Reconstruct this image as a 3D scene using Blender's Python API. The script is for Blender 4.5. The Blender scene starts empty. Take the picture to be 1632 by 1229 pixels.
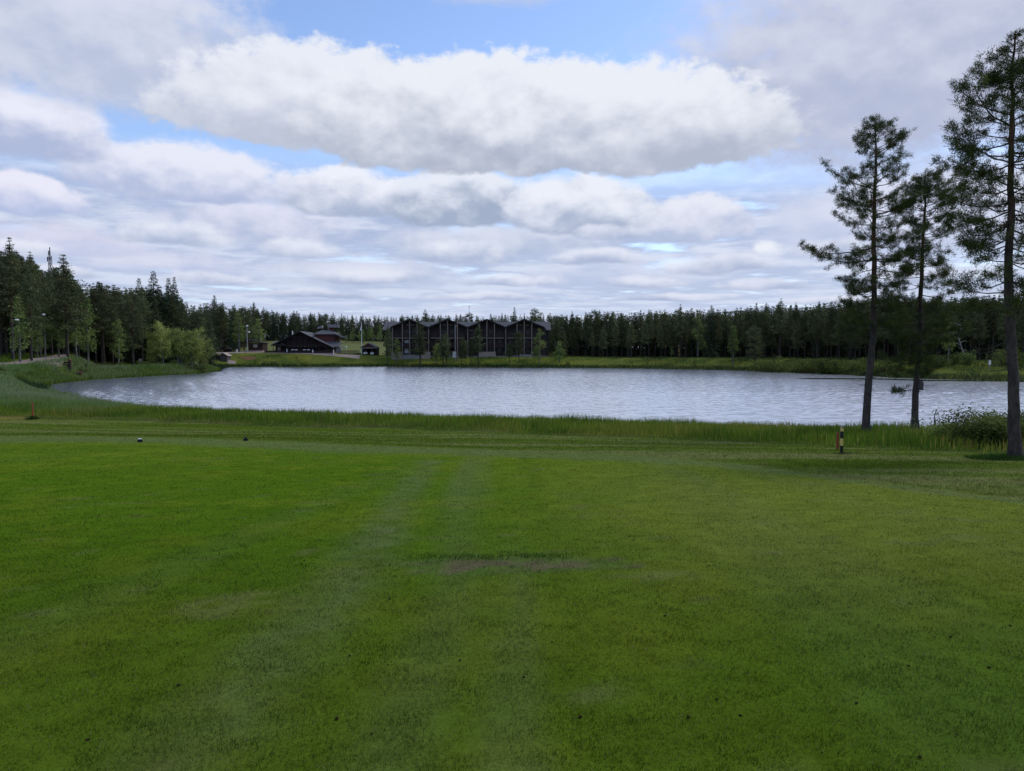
GRASS = 1.0
import bpy, bmesh, math, random
import numpy as np
from mathutils import Vector, Matrix

R = np.random.default_rng(7)
random.seed(7)
scene = bpy.context.scene
COL = scene.collection

# ------------------------------------------------------------------ camera
F = 1165.0                       # focal length in photo pixels (photo 1632 x 1229)
EYE = 5.0                        # eye height above the pond
PITCH = math.atan2(54.5, F)      # looking slightly down
cam_d = bpy.data.cameras.new('camera')
cam_d.sensor_width = 36.0
cam_d.lens = 36.0 * F / 1632.0
cam_d.clip_start = 0.05
cam_d.clip_end = 12000.0
cam = bpy.data.objects.new('camera', cam_d)
COL.objects.link(cam)
cam.location = (0, 0, EYE)
cam.rotation_euler = (math.pi / 2 - PITCH, 0, 0)
scene.camera = cam
CP, SP = math.cos(PITCH), math.sin(PITCH)


def ray(px, py):
    xc = (px - 816.0) / F
    yc = -(py - 614.5) / F
    return np.array([xc, CP + yc * SP, -SP + yc * CP])


def at(px, py, Y):
    """the point of the place at depth Y that the photo shows at (px, py)"""
    d = ray(px, py)
    k = Y / d[1]
    return np.array([d[0] * k, Y, EYE + d[2] * k])


def at_z(px, py, z):
    d = ray(px, py)
    k = (z - EYE) / d[2]
    return np.array([d[0] * k, d[1] * k, z])


def X_of(px, Y):
    return float(at(px, 560, Y)[0])


# ------------------------------------------------------------------ numpy noise
def _hash(ix, iy, seed):
    h = (ix * 374761393 + iy * 668265263 + seed * 1442695041) & 0xFFFFFFFF
    h = ((h ^ (h >> 13)) * 1274126177) & 0xFFFFFFFF
    h = h ^ (h >> 16)
    return (h & 0xFFFFFF) / float(0xFFFFFF)


def vnoise(x, y, seed=0):
    x = np.asarray(x, float); y = np.asarray(y, float)
    ix = np.floor(x).astype(np.int64); iy = np.floor(y).astype(np.int64)
    fx = x - ix; fy = y - iy
    fx = fx * fx * (3 - 2 * fx); fy = fy * fy * (3 - 2 * fy)
    a = _hash(ix, iy, seed); b = _hash(ix + 1, iy, seed)
    c = _hash(ix, iy + 1, seed); d = _hash(ix + 1, iy + 1, seed)
    return (a * (1 - fx) + b * fx) * (1 - fy) + (c * (1 - fx) + d * fx) * fy


def fbm(x, y, seed=0, oct=4):
    s = 0; a = 0.5; t = 0
    for i in range(oct):
        s = s + a * vnoise(x * 2 ** i + 17.3 * i, y * 2 ** i - 9.1 * i, seed + i)
        t += a; a *= 0.5
    return s / t


def sstep(a, b, x):
    t = np.clip((np.asarray(x, float) - a) / (b - a), 0, 1)
    return t * t * (3 - 2 * t)


def mix3(a, b, w):
    return a * (1 - w[..., None]) + np.asarray(b) * w[..., None]


# ------------------------------------------------------------------ mesh helpers
def link(o, parent=None):
    COL.objects.link(o)
    if parent is not None:
        o.parent = parent
    return o


def tri_mesh(name, V, T, mats, midx=None, attr=None, smooth=False):
    me = bpy.data.meshes.new(name)
    V = np.ascontiguousarray(V, np.float32); T = np.ascontiguousarray(T, np.int32)
    me.vertices.add(len(V)); me.vertices.foreach_set('co', V.ravel())
    n = len(T); k = T.shape[1]
    me.loops.add(n * k); me.loops.foreach_set('vertex_index', T.ravel())
    me.polygons.add(n)
    me.polygons.foreach_set('loop_start', np.arange(0, n * k, k, dtype=np.int32))
    if midx is not None:
        me.polygons.foreach_set('material_index', np.ascontiguousarray(midx, np.int32))
    if smooth:
        me.polygons.foreach_set('use_smooth', np.ones(n, dtype=bool))
    for m in (mats if isinstance(mats, (list, tuple)) else [mats]):
        me.materials.append(m)
    if attr is not None:
        c = me.color_attributes.new('tint', 'FLOAT_COLOR', 'POINT')
        A = np.ones((len(V), 4), np.float32); A[:, :attr.shape[1]] = attr
        c.data.foreach_set('color', A.ravel())
    me.update(calc_edges=True)
    me.validate()
    return me


def mobj(name, me, parent=None):
    return link(bpy.data.objects.new(name, me), parent)


def tag(o, label=None, cat=None, group=None, kind=None):
    if label: o['label'] = label
    if cat: o['category'] = cat
    if group: o['group'] = group
    if kind: o['kind'] = kind
    return o


def thing(name, label, cat, loc, rz=0.0, group=None):
    o = bpy.data.objects.new(name, None)
    o.empty_display_size = 0.3
    COL.objects.link(o)
    o.location = [float(v) for v in loc]
    o.rotation_euler = (0, 0, rz)
    return tag(o, label, cat, group)


class MB:
    """collects boxes, bars, slabs and lathes into one mesh"""
    def __init__(s):
        s.bm = bmesh.new()

    def poly(s, pts):
        vs = [s.bm.verts.new(p) for p in pts]
        return s.bm.faces.new(vs)

    def box(s, x0, x1, y0, y1, z0, z1):
        p = [(x0, y0, z0), (x1, y0, z0), (x1, y1, z0), (x0, y1, z0), (x0, y0, z1), (x1, y0, z1), (x1, y1, z1), (x0, y1, z1)]
        v = [s.bm.verts.new(q) for q in p]
        for f in ((0, 3, 2, 1), (4, 5, 6, 7), (0, 1, 5, 4), (1, 2, 6, 5), (2, 3, 7, 6), (3, 0, 4, 7)):
            s.bm.faces.new([v[i] for i in f])
        return s

    def prism(s, pts, axis, a, b):
        """extrude a 2-D outline: axis 'y' takes (x,z) points, 'x' takes (y,z), 'z' takes (x,y)"""
        def P(q, t):
            return {'y': (q[0], t, q[1]), 'x': (t, q[0], q[1]), 'z': (q[0], q[1], t)}[axis]
        A = [s.bm.verts.new(P(q, a)) for q in pts]
        B = [s.bm.verts.new(P(q, b)) for q in pts]
        s.bm.faces.new(A); s.bm.faces.new(B[::-1])
        n = len(pts)
        for i in range(n):
            j = (i + 1) % n
            s.bm.faces.new([A[i], B[i], B[j], A[j]])
        return s

    def bar(s, p, q, r0, r1=None, n=8):
        r1 = r0 if r1 is None else r1
        p = Vector(p); q = Vector(q); d = (q - p).normalized()
        u = d.orthogonal().normalized(); w = d.cross(u)
        A = []; B = []
        for i in range(n):
            a = 2 * math.pi * i / n
            o = u * math.cos(a) + w * math.sin(a)
            A.append(s.bm.verts.new(p + o * r0)); B.append(s.bm.verts.new(q + o * r1))
        s.bm.faces.new(A[::-1]); s.bm.faces.new(B)
        for i in range(n):
            j = (i + 1) % n
            s.bm.faces.new([A[i], A[j], B[j], B[i]])
        return s

    def lathe(s, prof, c=(0, 0, 0), n=12):
        rings = []
        for r, z in prof:
            rings.append([s.bm.verts.new((c[0] + r * math.cos(2 * math.pi * i / n), c[1] + r * math.sin(2 * math.pi * i / n), c[2] + z)) for i in range(n)])
        for a, b in zip(rings, rings[1:]):
            for i in range(n):
                j = (i + 1) % n
                s.bm.faces.new([a[i], a[j], b[j], b[i]])
        s.bm.faces.new(rings[0][::-1]); s.bm.faces.new(rings[-1])
        return s

    def build(s, name, mat, parent=None, bevel=0.0, smooth=False):
        bmesh.ops.recalc_face_normals(s.bm, faces=s.bm.faces[:])
        if bevel:
            bmesh.ops.bevel(s.bm, geom=s.bm.edges[:], offset=bevel, segments=2, affect='EDGES', profile=0.5)
        me = bpy.data.meshes.new(name)
        s.bm.to_mesh(me); s.bm.free()
        me.materials.append(mat)
        if smooth:
            for p in me.polygons: p.use_smooth = True
        return mobj(name, me, parent)


# ------------------------------------------------------------------ node helper
class E:
    """tiny expression wrapper round float sockets"""
    nt = None

    def __init__(s, sock): s.s = sock

    @staticmethod
    def op(op, *a, clamp=False):
        n = E.nt.nodes.new('ShaderNodeMath'); n.operation = op; n.use_clamp = clamp
        for i, v in enumerate(a):
            if isinstance(v, E): E.nt.links.new(v.s, n.inputs[i])
            else: n.inputs[i].default_value = v
        return E(n.outputs[0])

    def __add__(s, o): return E.op('ADD', s, o)
    __radd__ = __add__
    def __sub__(s, o): return E.op('SUBTRACT', s, o)
    def __rsub__(s, o): return E.op('SUBTRACT', o, s)
    def __mul__(s, o): return E.op('MULTIPLY', s, o)
    __rmul__ = __mul__
    def __truediv__(s, o): return E.op('DIVIDE', s, o)
    def __rtruediv__(s, o): return E.op('DIVIDE', o, s)
    def __neg__(s): return E.op('MULTIPLY', s, -1.0)


def eclamp(a): return E.op('ADD', a, 0.0, clamp=True)
def emax(a, b): return E.op('MAXIMUM', a, b)
def emin(a, b): return E.op('MINIMUM', a, b)


def estep(a, b, x):
    n = E.nt.nodes.new('ShaderNodeMapRange'); n.interpolation_type = 'SMOOTHSTEP'
    E.nt.links.new(x.s, n.inputs['Value'])
    for k, v in (('From Min', a), ('From Max', b)):
        if isinstance(v, E): E.nt.links.new(v.s, n.inputs[k])
        else: n.inputs[k].default_value = v
    return E(n.outputs['Result'])


def evec(x, y, z=0.0):
    n = E.nt.nodes.new('ShaderNodeCombineXYZ')
    for i, v in enumerate((x, y, z)):
        if isinstance(v, E): E.nt.links.new(v.s, n.inputs[i])
        else: n.inputs[i].default_value = v
    return n.outputs[0]


def enoise(vec, scale, detail=5.0, rough=0.55, dist=0.0, dim='3D', lac=2.0):
    n = E.nt.nodes.new('ShaderNodeTexNoise'); n.noise_dimensions = dim
    E.nt.links.new(vec, n.inputs['Vector'])
    n.inputs['Scale'].default_value = scale; n.inputs['Detail'].default_value = detail
    n.inputs['Roughness'].default_value = rough; n.inputs['Distortion'].default_value = dist
    n.inputs['Lacunarity'].default_value = lac
    return E(n.outputs[0])


def ergb(c):
    n = E.nt.nodes.new('ShaderNodeRGB'); n.outputs[0].default_value = (*c, 1); return n.outputs[0]


def emixc(f, a, b, blend='MIX'):
    n = E.nt.nodes.new('ShaderNodeMix'); n.data_type = 'RGBA'; n.blend_type = blend
    if isinstance(f, E): E.nt.links.new(f.s, n.inputs[0])
    else: n.inputs[0].default_value = f
    for i, v in ((6, a), (7, b)):
        if isinstance(v, (tuple, list)): n.inputs[i].default_value = (*v, 1)
        else: E.nt.links.new(v, n.inputs[i])
    return n.outputs[2]


def s2l(r, g, b):
    f = lambda c: c / 12.92 if c <= 0.04045 else ((c + 0.055) / 1.055) ** 2.4
    return tuple(f(v / 255.0) for v in (r, g, b))
# ------------------------------------------------------------------ sky: Nishita blue with procedural clouds by direction
SUN_EL, SUN_AZ = math.radians(46), math.radians(62)      # azimuth clockwise from the view direction (+Y)
world = bpy.data.worlds.new('World'); scene.world = world
world.use_nodes = True
nt = world.node_tree; nt.nodes.clear(); E.nt = nt
sky = nt.nodes.new('ShaderNodeTexSky'); sky.sky_type = 'NISHITA'; sky.sun_disc = False
sky.sun_elevation = SUN_EL; sky.sun_rotation = SUN_AZ
sky.air_density = 1.0; sky.dust_density = 0.4; sky.ozone_density = 2.2
tc = nt.nodes.new('ShaderNodeTexCoord')
sep = nt.nodes.new('ShaderNodeSeparateXYZ'); nt.links.new(tc.outputs['Generated'], sep.inputs[0])
dx, dy, dz = (E(sep.outputs[i]) for i in range(3))
AZ = E.op('ARCTAN2', dx, dy)
EL = E.op('ARCSINE', dz)
# ragged edges: two octave groups of noise displace the cloud outlines
base_v = evec(AZ, EL * 1.5, 0.0)
n_big = enoise(base_v, 9.0, 3.0, 0.5) - 0.5
n_mid = enoise(base_v, 22.0, 6.0, 0.56) - 0.5
n_lump = enoise(base_v, 55.0, 4.0, 0.6) - 0.5
r_a = enoise(base_v, 11.0, 4.0, 0.55); r_b = enoise(evec(AZ + 0.006, EL * 1.5 + 0.03, 0.0), 11.0, 4.0, 0.55)
relief = (r_a - r_b) + (n_mid - (enoise(evec(AZ + 0.002, EL * 1.5 + 0.010, 0.0), 24.0, 6.0, 0.62) - 0.5)) * 0.15   # lit from above
NS = 0.1                                                  # world strength
K = 1.0 / NS


def col(*c):
    l = s2l(*c); return (l[0] * K * 0.935, l[1] * K * 0.965, l[2] * K * 0.985)


def cloud(cur, x0, x1, yt, yb, white, grey, amp=0.9, soft=0.55, opac=1.0, rel=1.25, lo=-0.05, hi=0.75, und=0.3):
    """one cumulus: flat base at yb, billowing top at yt (photo rows turned into elevations)"""
    xm = (x0 + x1) / 2
    def ae(px, py):
        d = ray(px, py); return math.atan2(d[0], d[1]), math.asin(d[2] / np.linalg.norm(d))
    a0, _ = ae(x0, (yt + yb) / 2); a1, _ = ae(x1, (yt + yb) / 2)
    _, e1 = ae(xm, yt); _, e0 = ae(xm, yb)
    c = (a0 + a1) / 2; hw = (a1 - a0) / 2; hh = e1 - e0
    s = (AZ + n_big * 0.10 - c) * (1 / hw)
    t = (EL + n_big * 0.02 - e0) * (1 / hh) - und
    f = emax(t * (1 / (1 - und)), t * (-1 / und))
    dens = 1.0 - s * s - f * f + (n_mid + n_lump * 0.5) * amp
    al = estep(0.0, soft, dens)
    if opac < 1: al = al * opac
    lit = estep(lo, hi, (t + und) * 0.95 + relief * rel + n_big * 0.3 + n_lump * 0.05)
    return emixc(al, cur, emixc(lit, col(*grey), col(*white)))


cur = nt.nodes.new('ShaderNodeMix'); cur.data_type = 'RGBA'; cur.blend_type = 'MULTIPLY'; cur.inputs[0].default_value = 1
nt.links.new(sky.outputs[0], cur.inputs[6]); cur.inputs[7].default_value = (1.75, 1.72, 1.86, 1)
cur = cur.outputs[2]
# thin veil and far rows of stratocumulus, seen in perspective on a flat deck
den = emax(dz, 0.0) + 0.035
pv = evec(dx / den, dy / den, 0.0)
den2 = emax(dz + 0.014, 0.0) + 0.035
pv2 = evec(dx / den2, dy / den2, 0.0)
w1 = enoise(pv, 1.15, 7.0, 0.58); w1u = enoise(pv2, 1.15, 7.0, 0.58)
cov = estep(0.31, 0.46, w1)
shade = estep(-0.10, 0.16, (w1 - w1u) + (enoise(pv, 0.45, 3.0, 0.5) - 0.5) * 0.25)
deck = emixc(shade, col(168, 178, 207), col(216, 219, 233))
cov = cov * (1.0 - estep(0.17, 0.27, dz) * (1.0 - estep(0.50, 0.65, dz) * 0.8))
cur = emixc(cov * 0.94, cur, deck)
# far haze towards the horizon
hz = 1.0 - estep(0.0, 0.2, dz)
cur = emixc(hz * 0.7, cur, col(196, 205, 229))
W = (231, 232, 239)
C = [  # x0, x1, ytop, ybase, white, grey, kwargs   (far rows first, near decks last)
    (60, 470, 395, 440, (216, 216, 232), (184, 192, 219), dict(soft=0.9, opac=.8)),
    (330, 780, 400, 465, (218, 219, 233), (182, 192, 217), dict(soft=0.9, opac=.8)),
    (760, 1250, 410, 462, (210, 213, 230), (180, 191, 218), dict(soft=0.9, opac=.8)),
    (560, 1000, 350, 410, (214, 216, 230), (178, 188, 212), dict(soft=0.8, opac=.9)),
    (-120, 260, 345, 410, (214, 212, 230), (182, 190, 219), dict(soft=0.8, opac=.9)),
    (220, 570, 305, 395, (222, 221, 236), (176, 186, 212), dict(soft=0.7)),
    (990, 1215, 305, 390, (228, 227, 238), (178, 188, 214), dict(soft=0.42)),
    (-80, 140, 268, 345, (230, 227, 240), (176, 186, 218), dict(soft=0.42)),
    (1150, 1900, 235, 420, (212, 215, 233), (188, 196, 221), dict(soft=0.7, amp=.8)),
    (420, 690, 255, 350, (234, 234, 243), (168, 178, 202), dict(soft=0.42)),
    (610, 860, 255, 366, (226, 228, 238), (160, 171, 194), dict(soft=0.42, lo=.1)),
    (780, 1070, 265, 380, (232, 233, 241), (168, 178, 202), dict(soft=0.42)),
    (60, 480, 212, 325, (228, 228, 240), (176, 185, 214), dict(soft=0.45)),
] + [
    (x, x + w, y, y + h, (230 - j, 231 - j, 240 - j // 2), (170, 180, 206), dict(soft=0.75, amp=1.0, opac=.9)) for x, y, w, h, j in
    ((-60, 372, 190, 40, 4), (150, 345, 230, 52, 2), (400, 372, 170, 38, 4), (610, 378, 240, 46, 2), (860, 392, 170, 34, 4), (905, 350, 140, 34, 6), (1040, 398, 230, 40, 6), (1260, 372, 160, 40, 6),
     (20, 418, 170, 26, 8), (230, 428, 200, 28, 6), (470, 425, 210, 30, 6), (720, 432, 190, 26, 6), (930, 438, 180, 24, 8), (1120, 440, 200, 24, 8), (1330, 430, 200, 28, 8), (100, 455, 220, 18, 10), (380, 460, 240, 18, 8), (660, 464, 230, 16, 8), (950, 466, 250, 16, 8), (1230, 468, 240, 16, 8))
] + [
    (1178, 1268, 382, 412, (232, 233, 241), (200, 207, 227), dict(soft=0.9, amp=1.9)),
    (-200, 225, 110, 256, (230, 229, 241), (172, 181, 210), dict(soft=0.6, lo=.0, hi=.75)),
    (-330, 520, -170, 185, (212, 214, 228), (184, 191, 213), dict(soft=0.8, amp=.9, opac=.97)),
    (620, 960, -170, 22, (206, 210, 226), (188, 197, 220), dict(soft=0.9, amp=.8, opac=.9)),
    (960, 2150, -260, 285, (208, 210, 226), (178, 184, 208), dict(soft=0.8, amp=.8, und=.35, lo=.0, hi=1.0)),
    (205, 800, 56, 248, (229, 230, 238), (186, 191, 208), dict(soft=0.32, amp=.9, rel=.95)),
    (420, 1150, 70, 284, W, (172, 178, 195), dict(soft=0.30, amp=.85, lo=-.05, hi=.75, rel=.95)),
    (760, 1320, 84, 280, W, (176, 182, 199), dict(soft=0.32, amp=.85, lo=-.05, hi=.75, rel=.95)),
]
for x0, x1, yt, yb, w, g, kw in C:
    cur = cloud(cur, x0, x1, yt, yb, w, g, **kw)
# below the horizon: the far ground
cur = emixc(estep(-0.02, 0.0, dz), col(60, 75, 55), cur)
bg = nt.nodes.new('ShaderNodeBackground'); bg.inputs['Strength'].default_value = NS
nt.links.new(cur, bg.inputs['Color'])
out = nt.nodes.new('ShaderNodeOutputWorld'); nt.links.new(bg.outputs[0], out.inputs['Surface'])
world.cycles.sampling_method = 'MANUAL'; world.cycles.sample_map_resolution = 512

sun_d = bpy.data.lights.new('sun', 'SUN'); sun_d.energy = 1.5; sun_d.angle = math.radians(16); sun_d.color = (1.0, 0.93, 0.82)
sun = bpy.data.objects.new('sun', sun_d); COL.objects.link(sun)
sd = Vector((math.sin(SUN_AZ) * math.cos(SUN_EL), math.cos(SUN_AZ) * math.cos(SUN_EL), math.sin(SUN_EL)))
sun.rotation_euler = sd.to_track_quat('Z', 'Y').to_euler()
sun.location = (60, 60, 80)

vs = scene.view_settings
scene.display_settings.display_device = 'sRGB'
vs.view_transform = 'Standard'; vs.look = 'None'; vs.exposure = 0.15; vs.gamma = 1.0; vs.use_curve_mapping = False
scene.render.engine = 'CYCLES'
scene.cycles.max_bounces = 6; scene.cycles.diffuse_bounces = 3; scene.cycles.glossy_bounces = 3
scene.cycles.transparent_max_bounces = 6; scene.cycles.transmission_bounces = 4
scene.cycles.caustics_reflective = False; scene.cycles.caustics_refractive = False
# ------------------------------------------------------------------ pond outline (photo rows turned into points on the water plane)
near_px = [(128, 640), (160, 646), (205, 652), (290, 657), (370, 661), (470, 664), (560, 666), (690, 669.5), (816, 673), (910, 676), (1000, 679),
           (1100, 682.5), (1200, 686), (1300, 689), (1400, 692), (1500, 696), (1632, 701)]
right_far = [(60, 38), (85, 42), (112, 60), (122, 85), (112, 108), (100, 121)]
far_px = [(1632, 606.5), (1560, 605.5), (1500, 604.5), (1430, 602), (1400, 600), (1340, 597), (1280, 594), (1200, 591), (1100, 588.7), (1000, 587.3), (880, 586),
          (760, 585), (600, 584.4), (500, 584.6), (370, 585.2), (352, 587), (347, 590), (345, 592), (320, 594), (300, 596), (250, 598.5), (200, 601.5), (150, 604.5), (110, 608), (75, 612), (66, 617), (72, 622), (90, 630)]
P = [at_z(x, y, 0.0)[:2] for x, y in near_px] + [np.array(q, float) for q in right_far] + [at_z(x, y, 0.0)[:2] for x, y in far_px]
POND = np.array(P)


def resample(poly, step):
    out = []
    n = len(poly)
    for i in range(n):
        p0, p1, p2, p3 = poly[i - 1], poly[i], poly[(i + 1) % n], poly[(i + 2) % n]
        m = max(1, int(np.linalg.norm(p2 - p1) / step))
        for k in range(m):
            t = k / m
            d = np.linalg.norm(p2 - p1)
            m1 = (p2 - p0) / (np.linalg.norm(p2 - p1) + np.linalg.norm(p1 - p0)) * d
            m2 = (p3 - p1) / (np.linalg.norm(p3 - p2) + np.linalg.norm(p2 - p1)) * d
            q = (2 * t ** 3 - 3 * t * t + 1) * p1 + (t ** 3 - 2 * t * t + t) * m1 + (3 * t * t - 2 * t ** 3) * p2 + (t ** 3 - t * t) * m2
            out.append(q)
    return np.array(out)


SHORE = resample(POND, 3.0)


def shore_dist(X, Y):
    """signed distance to the waterline: positive on land"""
    X = np.asarray(X, float); Y = np.asarray(Y, float)
    sh = X.shape; x = X.ravel(); y = Y.ravel()
    best = np.full(x.shape, 1e18); ins = np.zeros(x.shape, bool)
    A = SHORE; B = np.roll(SHORE, -1, 0)
    for (ax, ay), (bx, by) in zip(A, B):
        ex, ey = bx - ax, by - ay
        t = np.clip(((x - ax) * ex + (y - ay) * ey) / (ex * ex + ey * ey + 1e-12), 0, 1)
        d = (x - ax - t * ex) ** 2 + (y - ay - t * ey) ** 2
        np.minimum(best, d, out=best)
        if ay != by:
            c = ((ay > y) != (by > y)) & (x < ex * (y - ay) / (by - ay) + ax)
            ins ^= c
    d = np.sqrt(best)
    return np.where(ins, -d, d).reshape(sh)


def lawn_plane(X, Y):
    a = 3.4 - 0.0715 * np.maximum(Y, -6)
    a = a + 0.03 * np.sin(X * 0.23 + 1.0) * np.sin(Y * 0.17) + 0.02 * np.sin(X * 0.6 + Y * 0.41)
    b = 0.46
    return 0.5 * (a + b + np.sqrt((a - b) ** 2 + 0.01))


def turf_bumps(X, Y):
    return (fbm(X * 2.6, Y * 2.6, 95, 3) - 0.5) * 0.05 * sstep(45, 25, Y)


def land(X, Y, s=None):
    X = np.asarray(X, float); Y = np.asarray(Y, float)
    if s is None: s = shore_dist(X, Y)
    near = 1 - sstep(62, 92, Y + np.maximum(-X - 60, 0) * 0.2)
    zl = lawn_plane(X, Y)
    # far side
    tgt = 2.95 + 1.4 * np.exp(-((X + 68) / 24.0) ** 2) * sstep(225, 247, Y) + 1.5 * sstep(-72, -84, X) * sstep(242, 258, Y)
    rise = 13 - 7 * sstep(-50, -62, X) * (1 - sstep(190, 220, Y))
    zf = 0.35 * sstep(0, 2.0, s) + (tgt - 0.35) * sstep(0, 1, (s - 1.0) / (rise - 1.0))
    zf = zf + 5.2 * sstep(268, 330, Y) * sstep(60, 10, X) + 5.0 * sstep(320, 700, Y)
    pxl = 816 + X / np.maximum(Y, 1.0) * F                                   # bearing from the tee
    zl_ = np.interp(Y, [95, 112, 119, 130, 150, 200], [1.5, 2.0, 2.7, 3.7, 4.3, 4.2])
    zl_ = zl_ + (1.25 + 0.03 * np.clip(s, 0, 60) - zl_) * sstep(112, 165, pxl)
    wl_ = sstep(-50, -60, X) * (1 - sstep(190, 215, Y)) * sstep(1.0, 7.0, s)
    zf = zf + (zl_ - zf) * wl_
    zf = zf + (fbm(X / 18.0, Y / 18.0, 5) - 0.5) * 0.5 * sstep(3, 15, s)
    zn = zl * sstep(0.0, 5.0, s)
    z = near * zn + (1 - near) * zf
    wet = -0.9 * sstep(0, -6, s)
    z = z + near * turf_bumps(X, Y) * sstep(1, 4, s)
    return np.where(s > 0, z, wet)


def gz(x, y):
    return float(land(np.array([x]), np.array([y]))[0])


def on_ground(px, Y):
    x = X_of(px, Y)
    return np.array([x, Y, gz(x, Y)])


# edge between mown grass and the tall bank growth, as depth over X
_le = [(-400, 668), (0, 664), (90, 668), (200, 671), (300, 675), (400, 678), (500, 680.5), (660, 685), (816, 690), (1000, 697), (1200, 706), (1340, 712), (1500, 718), (1632, 723), (1900, 735)]
_lp = []
for _x, _y in _le:
    lo, hi = 3.0, 160.0
    d = ray(_x, _y)
    for _ in range(60):
        m = 0.5 * (lo + hi)
        zr = EYE + d[2] / d[1] * m
        if zr > float(lawn_plane(np.array(d[0] / d[1] * m), np.array(m))): lo = m
        else: hi = m
    _lp.append((d[0] / d[1] * lo, lo))
_lp.sort()
LEX = np.array([p[0] for p in _lp]); LEY = np.array([p[1] for p in _lp])


def lawn_edge(X):
    return np.interp(X, LEX, LEY) + (vnoise(np.asarray(X) * 0.5, np.zeros_like(X), 3) - 0.5) * 1.2


def lawn_at(px, py):
    d = ray(px, py); lo, hi = 1.0, 160.0
    for _ in range(60):
        m = 0.5 * (lo + hi)
        if EYE + d[2] / d[1] * m > float(lawn_plane(np.array(d[0] / d[1] * m), np.array(m))): lo = m
        else: hi = m
    return np.array([d[0] / d[1] * lo, lo])


def poly_dist(X, Y, pts):
    best = np.full(np.shape(X), 1e9)
    for (ax, ay), (bx, by) in zip(pts, pts[1:]):
        ex, ey = bx - ax, by - ay
        t = np.clip(((X - ax) * ex + (Y - ay) * ey) / (ex * ex + ey * ey + 1e-12), 0, 1)
        best = np.minimum(best, np.hypot(X - ax - t * ex, Y - ay - t * ey))
    return best


ARC = [lawn_at(x, y) for x, y in ((40, 700), (300, 702), (560, 714), (800, 722), (1000, 729), (1200, 745), (1400, 773), (1632, 800), (1900, 840))]
TRACK = [lawn_at(x, y) for x, y in ((215, 1290), (280, 1215), (400, 1090), (530, 960), (600, 860), (650, 780), (690, 735))]
BARE = lawn_at(816, 899)


def arc_y(X):
    a = np.array(sorted([tuple(p) for p in ARC])); return np.interp(X, a[:, 0], a[:, 1])


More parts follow.
